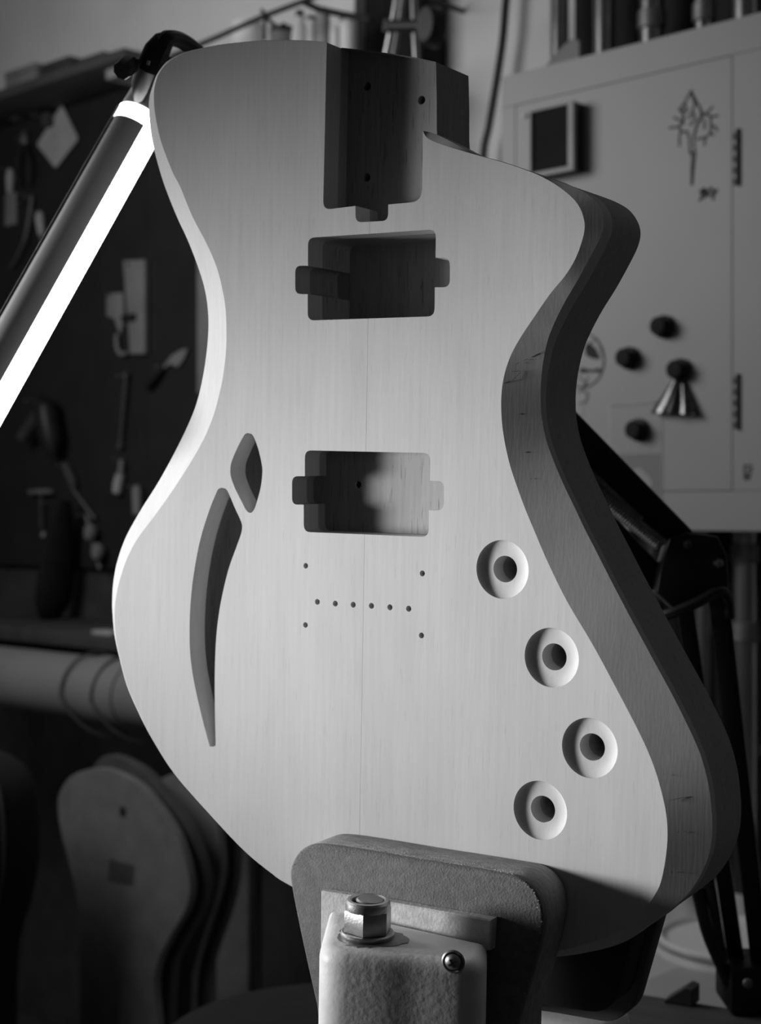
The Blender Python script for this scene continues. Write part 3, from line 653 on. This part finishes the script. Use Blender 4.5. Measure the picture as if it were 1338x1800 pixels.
# square framed panel on the door
fq = wt('square_gauge', 'square black panel with a pale bezel fixed on the cabinet door', 'panel', 972, 308, HC)
a0, a1, z0, z1 = wrect(930, 198, 1008, 306, HC+.024); z0 = wp(1000, 300, HC+.024).z; z1 = wp(1000, 178, HC+.024).z
obj('housing', MB().box(a0, a1, -HC-.018, -HC-.0002, z0, z1, .002), M['black'], fq)
bz = MB(); t = .005
for q in ((a0, a1, z1-.003, z1), (a0, a1, z0, z0+.006), (a0, a0+.003, z0+.006, z1-.003), (a1-.009, a1, z0+.006, z1-.003)): bz.box(q[0], q[1], -HC-.024, -HC-.0182, q[2], q[3], .0006, 1)
obj('bezel', bz, M['lgrey'], fq)
obj('panel_face', MB().box(a0+.0031, a1-.0091, -HC-.0200, -HC-.0182, z0+.0061, z1-.0031), M['cloth'], fq)
pn = wp(924, 204, HC); obj('corner_pin', MB().lathe([(.0005, .006), (.003, .004), (.0033, .0002)], Matrix.Translation(pn) @ Matrix.Rotation(math.pi/2, 4, 'X'), 14), M['milk'], fq)
# card in a clear sleeve
card = wt('printed_card', 'dark card with a white blot in a clear sleeve on the cabinet door', 'card', 1118, 935, HC)
obj('card_sheet', wbox(1075, 798, 1161, 925, HC+.0007, .0006, 0), M['card'], card)
bl = [(1121+24*math.cos(a)*(1+.12*math.sin(3*a)), 846+21*math.sin(a)*(1+.14*math.cos(4*a))) for a in [2*math.pi*i/26 for i in range(26)]]
obj('white_blot', wpoly(bl, HC+.0010, .0002, 0), M['paper'], card)
obj('clear_sleeve', wbox(1070, 708, 1164, 930, HC+.0016, .0004, 0), M['sleeve'], card)
obj('sleeve_hem', wbox(1070, 706, 1152, 711, HC+.0020, .0003, 0), M['lgrey'], card)
# round sticker half hidden by the body
stk = wt('round_sticker', 'round inky sticker on the cabinet half hidden by the guitar body waist', 'sticker', 1030, 660, HC)
obj('sticker_sheet', wpoly([(1024+40*math.cos(2*math.pi*i/32), 633+50*math.sin(2*math.pi*i/32)) for i in range(32)], HC+.0005, .0004, 0), M['white'], stk)
ik = MB()
wpoly([(1036, 602), (1047, 612), (1055, 628), (1054, 632), (1040, 630), (1030, 624), (1028, 608)], HC+.0008, .0002, 0, 1, ik)
wpoly([(1020, 646), (1040, 650), (1054, 647), (1058, 650), (1055, 655), (1042, 654), (1020, 656)], HC+.0008, .0002, 0, 1, ik)
ribbon(ik, [(1024+38*math.cos(a), 633+48*math.sin(a)) for a in [2*math.pi*i/30 for i in range(31)]], HC+.0005, .0016)
for st in [[(1036, 604), (1050, 596), (1056, 612), (1062, 630), (1060, 650)], [(1018, 662), (1030, 672), (1024, 684), (1034, 694), (1030, 706), (1018, 710)], [(1016, 690), (1026, 684)], [(1034, 662), (1030, 680)]]: ribbon(ik, st, HC+.0005, .0014)
obj('sticker_print', ik, M['ink'], stk)
obj('sticker_tail', wpoly([(1000, 680), (1034, 684), (1036, 700), (1026, 716), (1018, 760), (1000, 760)], HC+.0004, .0003, 0), M['lgrey'], stk)

# conduits behind the cabinet
bbk = wt('conduit_board', 'black board on the wall behind the steel conduits', 'board', 1180, 500, .012)
ab0, ab1 = wp(1010, 60, .012).x, wp(1560, 60, .012).x
obj('back_sheet', MB().box(ab0, ab1, -.012, -.0005, .72, 2.35, .001), M['board'], bbk)
def conduit(px, r, lab, cps, h=.062):
    a = wp(px, 500, h).x; t = thing('conduit_pipe', lab, 'pipe', MW, (a, -h, .72), 'steel conduits behind the cabinet')
    obj('pipe', MB().tube([(a, -h, .72), (a, -h, 2.35)], r, 20), M['chrome'], t, 60)
    for zc in cps: obj('coupling', MB().lathe([(r, -.013), (r+.0025, -.011), (r+.0025, .011), (r, .013)], Matrix.Translation((a, -h, zc)), 20), M['dsteel'], t, 40)
    for zc in (.9, 2.2): obj('clip', MB().box(a-r-.003, a+r+.003, -h, -.0125, zc-.008, zc+.008, .001), M['dsteel'], t)
conduit(984, .0125, 'bright steel conduit rising left of the others above the cabinet', [])
conduit(1062, .0145, 'steel conduit above the cabinet, second from the left', [])
conduit(1146, .0165, 'steel conduit with a coupling above the middle of the cabinet', [wp(1146, 36, .062).z])
conduit(1238, .0125, 'thin steel conduit passing behind the black lamp elbow', [wp(1238, 22, .062).z])
conduit(1312, .0175, 'steel conduit nearest the right edge below the cabinet', [wp(1312, 972, .062).z, wp(1312, 1110, .062).z])
# metal bracket on the cabinet top
brk = wt('metal_bracket', 'small grey notched bracket standing on the cabinet top left', 'bracket', 985, 110, .16)
zz = zt+.0003
pb = [wp(a, 90, .16).x for a in (948, 968, 985, 1010, 1022)]
obj('plate', MB().prism([(pb[0], zz), (pb[4], zz), (pb[4], zz+.034), (pb[3]+.002, zz+.040), (pb[3]-.004, zz+.040), (pb[2], zz+.030), (pb[1], zz+.018), (pb[0], zz+.004)], -.164, -.156, .001, 1, WXZ), M['grey'], brk)
obj('base', MB().box(pb[0], pb[4], -.18, -.14, zz-.0001, zz+.003, .0008, 1), M['grey'], brk)
# hanging cable
cbl = MB().tube(spline([wp(899, -60, .03), wp(890, 0, .03), wp(884, 70, .03), wp(872, 150, .03), wp(860, 220, .03), wp(849, 290, .03), wp(846, 520, .03), wp(850, 900, .03)], 6), .0058, 10)
o = obj('hanging_cable', cbl, M['black'], None); o.matrix_world = MW; o['label'] = 'thick black cable hanging down the wall left of the cabinet'; o['category'] = 'cable'

# ================================================================== top of the wall: shelf with pots, stand
shelf = wt('wall_shelf', 'wall shelf above the guitar body carrying pale pots', 'shelf', 500, 140, .10)
hs = .20; zs = wp(560, 142, hs).z
s0, s1 = wp(345, 100, hs).x, wp(650, 100, hs).x
obj('plank', MB().box(s0, s1, -hs, -.0005, zs-.018, zs, .002), M['bench'], shelf)
for x in (s0+.06, s1-.06): obj('shelf_bracket', MB().box(x-.012, x+.012, -hs+.03, -.0005, zs-.12, zs-.0185, .003), M['blackm'], shelf)
def pot(px, w_, ytop, lab, mt, name='pot', cat='pot', h=.12, lid=None, grp='pots on the wall shelf', neck=False):
    a = wp(px, 60, h); r = abs(wp(px+w_/2, 60, h).x-wp(px-w_/2, 60, h).x)/2*.86; z1 = wp(px, ytop, h).z
    t = thing(name, lab, cat, MW, (a.x, -h, zs), grp); q = Matrix.Translation((a.x, -h, 0))
    pr = [(.0005, zs+.0004), (r*.95, zs+.0004), (r, zs+.004)]
    pr += [(r, z1-.03), (r*.8, z1-.014), (r*.45, z1-.008), (r*.45, z1)] if neck else [(r, z1-.004), (r*.97, z1)]
    pr += [(.0005, z1)]
    obj('vessel', MB().lathe(pr, q, 28), mt, t, 40)
    rr = r*.5 if neck else r*1.03
    if lid: obj('lid', MB().lathe([(.0005, z1+.0001), (rr, z1+.0001), (rr, z1+lid), (rr*.92, z1+lid+.002), (.0005, z1+lid+.002)], q, 28), M['dgrey'], t, 40)
pot(435, 44, 42, 'wide pale pot leftmost on the wall shelf above the body', M['milk'])
pot(472, 16, 44, 'narrow pale bottle beside the wide pot on the wall shelf', M['milk'], 'bottle', 'bottle', neck=True, grp=None)
pot(497, 34, 58, 'grey pot between two pale ones on the wall shelf', M['grey'], lid=.006)
pot(527, 24, 30, 'tall white bottle with a dark lid on the wall shelf', M['milk'], 'bottle', 'bottle', lid=.008, neck=True, grp=None)
pot(548, 15, 36, 'slim white pot close beside the tall bottle on the shelf', M['milk'], lid=.004)
pot(568, 20, 24, 'pale tapered pot under the dark hanging rod on the shelf', M['lgrey'], lid=.005)
pot(589, 16, 50, 'short white pot second from the right on the shelf', M['milk'])
pot(613, 26, 38, 'large white pot at the right end of the wall shelf', M['milk'], lid=.004)
# dark rail running over the shelf with a hooked clamp
rl = wt('hanging_rail', 'thin dark rail slanting over the pots on the wall shelf', 'rail', 420, 50, .22)
obj('rod', MB().tube([wp(300, 100, .22), wp(385, 64, .22), wp(460, 30, .22), wp(545, -2, .22), wp(650, -50, .22)], .0042, 10), M['blackm'], rl)
obj('crossbar', MB().tube([wp(535, 4, .225), wp(560, 16, .225), wp(605, 26, .225), wp(652, 34, .225)], .005, 10), M['blackm'], rl)
for px_, py_ in ((330, 88), (640, -46)): obj('standoff', MB().tube([wp(px_, py_, .22), (wp(px_, py_, .22).x, -.001, wp(px_, py_, .22).z)], .004, 8), M['blackm'], rl)
hk = wt('hook_clamp', 'small black hook clamp gripping the dark rail over the pots', 'clamp', 468, 40, .21)
obj('hook', MB().tube(spline([wp(460, 18, .212), wp(470, 30, .212), wp(480, 42, .212), wp(492, 48, .212), (wp(500, 46, .212))], 4), [.003]*14+[.005]*2+[.006], 10), M['black'], hk)
obj('shank', MB().tube([wp(466, 28, .212), wp(465, 72, .212)], .003, 8), M['black'], hk)
# tripod stand in front of a black speaker
spk = wt('black_speaker', 'black box standing on a bracket high on the wall behind chrome legs', 'speaker', 692, 130, .15)
obj('cabinet_shell', wbox(643, -60, 742, 134, .06, .059, .004), M['cloth'], spk)
obj('side_trim', wbox(622, -60, 642, 134, .055, .05, .003), M['dgrey'], spk)
trp = wt('chrome_tripod', 'chrome legged stand with a black clamp before the black box', 'stand', 712, 140, .25)
for q in ([(704, -40), (692, 30), (676, 110), (668, 160)], [(726, -40), (728, 30), (732, 110), (733, 160)]):
    obj('leg', MB().tube([wp(a, b_, .26) for a, b_ in q], .0046, 12), M['chrome'], trp)
obj('leg', MB().tube([wp(a, b_, .235) for a, b_ in [(712, -40), (704, 30), (690, 110), (684, 160)]], .004, 12), M['dsteel'], trp)
obj('clamp_bar', MB().tube([wp(684, 46, .268), wp(772, 44, .268)], .0085, 12), M['black'], trp)
kq = wp(764, 48, .27)
obj('clamp_knob', MB().lathe([(.0005, .02), (.014, .02), (.017, .014), (.018, -.004), (.012, -.012), (.0005, -.012)], Matrix.Translation(kq) @ Matrix.Rotation(math.pi/2, 4, 'X') @ Matrix.Scale(1.55, 4, (0, 1, 0)), 24), M['black'], trp)
obj('collar', MB().tube([wp(684, 36, .268), wp(681, 56, .268)], .0075, 12), M['dgrey'], trp)
obj('top_plate', MB().tube([wp(660, -42, .26), wp(760, -42, .26)], .012, 12), M['black'], trp)

# ================================================================== left: tool board and tools
hb = .03
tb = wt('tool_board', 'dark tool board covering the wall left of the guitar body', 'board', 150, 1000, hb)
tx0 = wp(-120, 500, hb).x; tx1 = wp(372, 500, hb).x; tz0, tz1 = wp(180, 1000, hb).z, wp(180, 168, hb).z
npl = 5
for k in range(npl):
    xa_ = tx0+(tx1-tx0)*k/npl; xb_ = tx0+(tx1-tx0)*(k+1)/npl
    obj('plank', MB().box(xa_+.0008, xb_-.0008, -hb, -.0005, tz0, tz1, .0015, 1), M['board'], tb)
obj('edge_strip', wbox(346, 455, 372, 690, hb+.012, .0115, .001), M['grey'], tb)
struct('trim_1', MB().box(wp(-200, 1000, .01).x, wp(455, 1000, .01).x, -.012, -.0005, .02, tz0-.001), M['dgrey'], MW)
ts = wt('tool_shelf', 'dark shelf along the top of the tool board carrying boxes', 'shelf', 120, 172, .12)
zs2 = tz1+.018
obj('plank', MB().box(tx0, wp(235, 170, .13).x, -.15, -.0005, tz1+.0003, zs2, .002), M['bench'], ts)
def crate(x0, x1, y0, lab, mt, name='box', cat='box', h=.125, lidm=None, dpt=.09):
    a, b_ = wp(x0, 140, h).x, wp(x1, 140, h).x; z1 = wp((x0+x1)/2, y0, h).z
    t = thing(name, lab, cat, MW, ((a+b_)/2, -h+dpt/2, zs2), 'boxes on the tool shelf')
    obj('carton', MB().box(a, b_, -h, -h+dpt, zs2+.0003, z1-.012, .003), mt, t)
    obj('lid', MB().box(a-.0015, b_+.0015, -h-.0015, -h+dpt+.0015, z1-.0118, z1, .003), lidm or mt, t)
crate(8, 62, 118, 'low grey box leftmost on the tool shelf', M['grey'])
crate(69, 122, 106, 'dark square box second from left on the tool shelf', M['dgrey'])
crate(136, 182, 97, 'tall mid grey box on the tool shelf', M['grey'], lidm=M['dgrey'])
crate(188, 219, 120, 'small low grey box rightmost on the tool shelf', M['lgrey'])
def hang(name, lab, cat, px, py, grp='tools hung on the tool board'): return wt(name, lab, cat, px, py, hb, grp)
# each tool hangs on a peg
def peg(t, px, py, h=hb+.02): p = wp(px, py, hb); obj('peg', MB().tube([(p.x, -hb+.001, p.z), (p.x, -h, p.z)], .003, 8), M['dsteel'], t)
t = hang('bar_clamp', 'steel bar clamp lying across the upper left of the tool board', 'clamp', 70, 190)
obj('bar', MB().tube([wp(12, 190, hb+.014), wp(84, 207, hb+.014)], .004, 8), M['steel'], t); obj('jaw', wbox(16, 180, 29, 210, hb+.024, .023, .002), M['dsteel'], t); obj('jaw', wbox(72, 197, 83, 221, hb+.024, .023, .002), M['dgrey'], t)
t = hang('scraper_plate', 'grey diamond shaped scraper plate hung by one corner', 'scraper', 101, 290)
obj('blade', wpoly(rounded([Vector(p) for p in [(108, 184), (137, 243), (97, 296), (64, 254)]], 5, 3), hb+.008, .003, .0006, 1), M['lgrey'], t); peg(t, 108, 190, hb+.012)
t = hang('flat_file', 'short grey file hung at the far left of the tool board', 'file', 16, 390)
obj('blade', wbox(8, 340, 27, 396, hb+.008, .006, .001), M['grey'], t); obj('handle', MB().tube([wp(17, 340, hb+.008), wp(18, 312, hb+.008), wp(18, 298, hb+.008)], [.006, .009, .006], 10), M['lgrey'], t); peg(t, 18, 300)
t = hang('caulk_hook', 'bent bright steel rod hung beside the lamp tube', 'hook', 40, 460)
obj('rod', MB().tube(spline([wp(56, 344, hb+.01), wp(52, 380, hb+.012), wp(44, 420, hb+.014), wp(30, 452, hb+.014), wp(20, 470, hb+.014)], 4), .0038, 8), M['steel'], t); peg(t, 56, 346)
obj('ring', MB().tube([wp(38+9*math.cos(a), 348+7*math.sin(a), hb+.012) for a in [2*math.pi*i/14 for i in range(15)]], .0022, 6), M['chrome'], t)
t = hang('screwdriver', 'pale handled screwdriver hung left of the lamp tube', 'screwdriver', 71, 410)
obj('handle', MB().tube([wp(70, 372, hb+.012), wp(70, 380, hb+.012), wp(72, 400, hb+.012), wp(73, 414, hb+.012)], [.005, .010, .008, .006], 10), M['lgrey'], t); obj('shank', MB().tube([wp(73, 412, hb+.012), wp(75, 480, hb+.012)], .0028, 8), M['steel'], t); peg(t, 70, 374)
t = hang('pliers', 'dark pliers hung beside the diamond plate', 'pliers', 52, 300)
for s in (-1, 1): obj('handle', MB().tube(spline([wp(44, 250, hb+.01), wp(44+s*8, 272, hb+.01), wp(44+s*11, 300, hb+.01), wp(44+s*8, 325, hb+.01)], 4), .0055, 8), M['black'], t)
obj('head', MB().tube([wp(44, 230, hb+.01), wp(44, 239, hb+.01), wp(44, 254, hb+.01)], [.004, .010, .010], 10), M['dsteel'], t); peg(t, 44, 248)
t = hang('wooden_lath', 'long pale lath hanging on the board between lamp tube and body', 'lath', 235, 620)
obj('slat', wpoly([(216, 458), (254, 456), (254, 622), (228, 622)], hb+.012, .010, .001), M['grey'], t); peg(t, 235, 466, hb+.016); obj('clip', wbox(212, 552, 234, 564, hb+.02, .008, .002), M['black'], t)
t = hang('short_lath', 'short grey lath hanging left of the long pale lath', 'lath', 200, 586)
obj('slat', wpoly([(187, 516), (215, 514), (217, 562), (210, 588), (200, 560), (187, 556)], hb+.010, .008, .001), M['grey'], t); peg(t, 200, 520, hb+.014)
obj('hook', MB().tube(spline([wp(205, 588, hb+.01), wp(206, 610, hb+.01), wp(212, 622, hb+.01), wp(224, 620, hb+.01)], 4), .004, 8), M['grey'], t)
t = hang('trowel', 'grey pointed trowel blade on the board beside the body waist', 'trowel', 300, 655)
obj('blade', wpoly([(281, 652), (300, 626), (316, 616), (330, 612), (322, 632), (312, 645), (298, 640)], hb+.006, .002, .0004, 1), M['grey'], t); obj('handle', MB().tube([wp(286, 648, hb+.01), wp(268, 668, hb+.012), wp(258, 682, hb+.012)], [.004, .008, .006], 10), M['black'], t); peg(t, 290, 646)
t = hang('tee_handle', 'grey tee handled tool on the lower left of the tool board', 'tool', 72, 920)
obj('crossbar', MB().tube([wp(53, 865, hb+.014), wp(90, 864, hb+.014)], .005, 10), M['grey'], t); obj('stem', MB().tube([wp(72, 865, hb+.014), wp(73, 930, hb+.014)], .0035, 8), M['dgrey'], t); obj('tip', MB().lathe([(.0005, -.006), (.005, -.003), (.005, .003), (.0005, .006)], Matrix.Translation(wp(77, 940, hb+.014)), 12), M['lgrey'], t); peg(t, 72, 862)
t = hang('chisel', 'slanting steel chisel on the lower tool board', 'chisel', 150, 915)
obj('blade', MB().tube([wp(126, 855, hb+.012), wp(168, 912, hb+.012)], .0048, 8, True, .5), M['dsteel'], t); obj('handle', MB().tube([wp(112, 815, hb+.012), wp(118, 824, hb+.012), wp(128, 846, hb+.012), wp(130, 860, hb+.012)], [.006, .010, .009, .006], 10), M['dgrey'], t); peg(t, 116, 818)
t = hang('marking_brush', 'small pale bristled brush hung by its handle beside the body edge', 'brush', 210, 865)
obj('handle', MB().tube([wp(214, 808, hb+.012), wp(212, 835, hb+.012)], [.005, .006], 10), M['grey'], t); obj('bristles', MB().tube([wp(212, 834, hb+.012), wp(208, 852, hb+.012), wp(206, 866, hb+.012)], [.009, .010, .009], 10), M['lgrey'], t); peg(t, 214, 808)
t = hang('glue_tube', 'grey glue tube hung close to the left edge of the body', 'tube', 240, 905)
obj('barrel', MB().tube([wp(240, 854, hb+.012), wp(241, 862, hb+.012), wp(242, 904, hb+.012)], [.006, .010, .009], 12), M['grey'], t); peg(t, 240, 856)
t = hang('spindle_clamp', 'spindle clamp with two pale round knobs on the lower board', 'clamp', 165, 985)
obj('spindle', MB().tube([wp(152, 905, hb+.014), wp(176, 1000, hb+.014)], .004, 8), M['dsteel'], t)
for (a, b_), nm in (((159, 936), 'knob'), ((172, 970), 'knob')):
    obj(nm, MB().lathe([(.0005, -.010), (.010, -.008), (.0125, 0), (.010, .008), (.0005, .010)], Matrix.Translation(wp(a, b_, hb+.022)) @ Matrix.Rotation(math.pi/2, 4, 'X') @ Matrix.Scale(1.35, 4, (0, 1, 0)), 18), M['grey'], t)
peg(t, 152, 906)
t = hang('small_wrench', 'small dark wrench with bright ends hung near the board middle', 'wrench', 215, 780)
obj('shaft', MB().tube([wp(222, 664, hb+.01), wp(212, 780, hb+.01)], .004, 8), M['dgrey'], t)
for q in ((222, 660), (212, 784)): obj('jaw', MB().lathe([(.0005, -.004), (.006, -.004), (.006, .004), (.0005, .004)], Matrix.Translation(wp(*q, hb+.01)) @ Matrix.Rotation(math.pi/2, 4, 'X'), 12), M['dsteel'], t)
peg(t, 222, 662)
t = hang('hand_drill', 'dark round bodied drill hung at the middle of the tool board', 'drill', 60, 800)
obj('drill_body', MB().tube([wp(70, 700, hb+.034), wp(80, 720, hb+.034), wp(90, 770, hb+.034), wp(92, 800, hb+.034)], [.012, .026, .024, .012], 14), M['black'], t); obj('grip', MB().tube([wp(76, 716, hb+.034), wp(40, 770, hb+.034)], .013, 10), M['dgrey'], t); peg(t, 74, 706, hb+.04)
t = hang('work_glove', 'long black glove hanging at the bottom of the tool board', 'glove', 100, 1090)
gp = [wp(a, b_, hb+.05) for a, b_ in [(112, 880), (106, 930), (102, 990), (94, 1050), (88, 1080), (88, 1092)]]
obj('cuff', MB().tube([gp[0], gp[1], gp[2]], [.016, .032, .038], 14, True, .5), M['cloth'], t)
obj('palm', MB().tube(spline(gp[2:], 4), [.038, .040, .042, .042, .041, .038, .035, .032, .028, .024, .018, .012, .006], 14, True, .5), M['cloth'], t); peg(t, 112, 884, hb+.05)

# long bench shelf, duct and its straps
ls = wt('long_shelf', 'dark long shelf under the tool board at the left', 'shelf', 100, 1120, .2)
zl = wp(100, 1113, .26).z; lx0, lx1 = wp(-140, 1100, .26).x, wp(470, 1100, .26).x
obj('plank', MB().box(lx0, lx1, -.26, -.0005, zl-.024, zl, .002), M['bench'], ls); obj('edge_strip', MB().box(lx0, lx1, -.268, -.2605, zl-.020, zl+.004, .0015), M['dgrey'], ls)
for x in (lx0+.1, lx1-.15): obj('shelf_bracket', MB().box(x-.014, x+.014, -.2, -.0005, zl-.10, zl-.0245, .002), M['blackm'], ls)
o = obj('putty_knife', wbox(160, 1064, 195, 1072, .24, .03, .002), M['lgrey'], None); o.matrix_world = MW
zp = zl+.0004; dz = min(p.co.z for p in o.data.vertices)-zp
for p in o.data.vertices: p.co.z -= dz
o['label'] = 'pale flat blade lying on the long shelf against the body edge'; o['category'] = 'blade'
dc = wt('dust_duct', 'grey round dust duct running under the long shelf at left', 'duct', 100, 1200, .3)
hd = .34; z1_ = wp(100, 1203, hd).z; RD = .052
dx0, dx1 = wp(-150, 1200, hd).x, wp(430, 1200, hd).x
obj('duct_pipe', MB().tube([(dx0, -hd, z1_), (dx1, -hd, z1_)], RD, 40), M['duct'], dc, 60)
for px_ in (182, 330): q = wp(px_, 1200, hd).x; obj('duct_sleeve', MB().tube([(q, -hd, z1_), (q+.09, -hd, z1_)], RD+.003, 40), M['duct'], dc, 40)
for px_ in (168, 222):
    q = wp(px_, 1200, hd).x
    lp = [(q+.012*math.sin(a*1.0)+.05*(math.cos(a) < 0)*abs(math.cos(a)), -hd+(RD+.006)*math.sin(a), z1_-.006+(RD+.0125)*math.cos(a)) for a in [2*math.pi*i/28 for i in range(29)]]
    obj('wire_loop', MB().tube(lp, .0022, 6), M['dgrey'], dc)
for x in (dx0+.15, dx1-.1): obj('duct_strap', MB().box(x-.01, x+.01, -hd-.008, -.0005, z1_+RD, z1_+RD+.006, .001).tube([(x, -hd+(RD+.002)*math.sin(a), z1_+(RD+.002)*math.cos(a)) for a in [2*math.pi*i/24 for i in range(25)]], .003, 6), M['blackm'], dc)

# body templates leaning on a low ledge
ledge = wt('low_ledge', 'low dark ledge along the wall under the templates', 'ledge', 250, 1900, .3)
zg = .17; gx0, gx1 = wp(-200, 1700, .3).x, wp(640, 1700, .3).x
obj('ledge_top', MB().box(gx0, gx1, -.62, -.0005, zg-.03, zg, .003), M['bench'], ledge)
for x in (gx0+.05, gx1-.05): obj('leg', MB().box(x-.03, x+.03, -.56, -.05, 0, zg-.0305, .003), M['bench'], ledge)
def template(pts, h, tk, lab, mt, name='body_template', extra=None):
    P = [wp(a, b_, h) for a, b_ in pts]; P = [(p.x, p.z) for p in P]; P = [p.to_2d() for p in spline([Vector((p[0], p[1], 0)) for p in P], 5)]
    xs = (P[0].x+P[-1].x)/2; t = thing(name, lab, 'template', MW, (xs, -h, zg))
    P = [Vector((P[0].x, zg+.0004))]+P+[Vector((P[-1].x, zg+.0004))]
    obj('panel', MB().prism(P, -h, -h+tk, .001, 1, WXZ), mt, t)
    if extra: extra(t)
    return t
A_pts = [(140, 1800), (140, 1700), (138, 1640), (134, 1580), (122, 1520), (108, 1468), (101, 1413), (110, 1382), (132, 1360), (178, 1350), (222, 1366), (258, 1393), (307, 1461), (331, 1534), (330, 1590), (299, 1647), (278, 1691), (271, 1736), (277, 1800)]
def ex1(t):
    c = wp(215, 1427, .501); obj('string_hole', MB().lathe([(.0005, .0006), (.0075, .0005), (.0078, 0)], Matrix.Translation((c.x, -.5, c.z)) @ Matrix.Rotation(math.pi/2, 4, 'X'), 18), M['ink'], t, label='dark round hole')
    obj('paper_stamp', wpoly([(192, 1510), (236, 1522), (233, 1557), (189, 1548)], .5005, .0004, 0), M['tmpl2'], t, label='faint darker paper square')
template(A_pts, .50, .012, 'pale guitar shaped template with a dark hole leaning at the lower left', M['tmpl'], extra=ex1)
template([(150, 1800), (160, 1600), (150, 1400), (180, 1330), (235, 1344), (280, 1385), (330, 1455), (357, 1535), (355, 1590), (322, 1655), (302, 1700), (296, 1800)], .47, .016, 'dark guitar shaped template just behind the pale one with the hole', M['tmpl2'])
template([(240, 1800), (250, 1600), (260, 1400), (330, 1360), (372, 1420), (388, 1500), (384, 1560), (352, 1660), (338, 1720), (336, 1800)], .40, .012, 'grey guitar shaped template standing behind the dark one', M['tmpl'])
template([(300, 1800), (310, 1500), (350, 1360), (400, 1420), (414, 1500), (405, 1580), (372, 1680), (358, 1740), (358, 1800)], .33, .014, 'dark guitar shaped template rearmost of the leaning four', M['tmpl2'])
o = wt('wall_plank', 'tall grey plank standing upright behind the templates', 'plank', 410, 1900, .1)
a, b_, _, z1 = wrect(380, 1420, 436, 1800, .12); obj('board_panel', MB().box(a, b_, -.12, -.10, zg+.0004, z1, .002), M['tmpl'], o)
o = wt('wall_plank', 'tall dark plank standing upright just left of the vise', 'plank', 500, 1900, .1)
a, b_, _, z1 = wrect(460, 1400, 590, 1800, .10); obj('board_panel', MB().box(a, b_, -.10, -.08, zg+.0004, z1, .002), M['dgrey'], o)
bag = wt('gig_bag', 'black rounded gig bag standing at the lower left corner', 'bag', 20, 1800, .62)
bp_ = [wp(a, b_, .62) for a, b_ in [(-130, 1800), (-130, 1500), (-110, 1380), (-60, 1322), (0, 1308), (58, 1324), (92, 1380), (99, 1490), (84, 1580), (62, 1660), (58, 1800)]]
bpl = [p.to_2d() for p in spline([Vector((p.x, p.z, 0)) for p in bp_], 5)]; bpl = [Vector((bpl[0].x, .1))]+bpl+[Vector((bpl[-1].x, .1))]
bpl = [Vector((p.x, max(p.y, .1))) for p in bpl]; bpl[0].y = bpl[-1].y = .0005
obj('shell', MB().prism(bpl, -.74, -.63, .03, 4, WXZ), M['cloth'], bag, 60)
obj('zip', MB().tube([Vector((p.x, -.70, p.y)) for p in bpl[3:-3]], .003, 6), M['dgrey'], bag)

# white side table with a round lid, right of the vise
tb2 = wt('side_table', 'white side table behind the workbench at the lower right', 'table', 1200, 1800, .3)
zt2 = wp(1200, 1775, .56).z
tx_0, tx_1 = wp(1080, 1775, .56).x, wp(1700, 1775, .5).x
obj('table_top', MB().box(tx_0, tx_1, -.56, -.11, zt2-.03, zt2, .003), M['white'], tb2)
for x in (tx_0+.04, tx_1-.04):
    for y in (-.52, -.15): obj('leg', MB().box(x-.02, x+.02, y-.02, y+.02, 0, zt2-.0305, .002), M['white'], tb2)
lid = wt('plastic_basin', 'shallow round milky plastic basin lying on the white side table', 'basin', 1290, 1660, .4)
lc = wp(1300, 1650, .36); lT = Matrix.Translation((lc.x, lc.y, zt2))
obj('dish', MB().lathe([(.0005, .0004), (.088, .0004), (.088, .010), (.086, .016), (.081, .017), (.077, .012), (.0005, .011)], lT, 48), M['milk'], lid, 40)
obj('rim_bead', MB().tube([Vector((lc.x+.0885*math.cos(a), lc.y+.0885*math.sin(a), zt2+.013)) for a in [2*math.pi*i/48 for i in range(49)]], .0026, 8), M['lgrey'], lid)
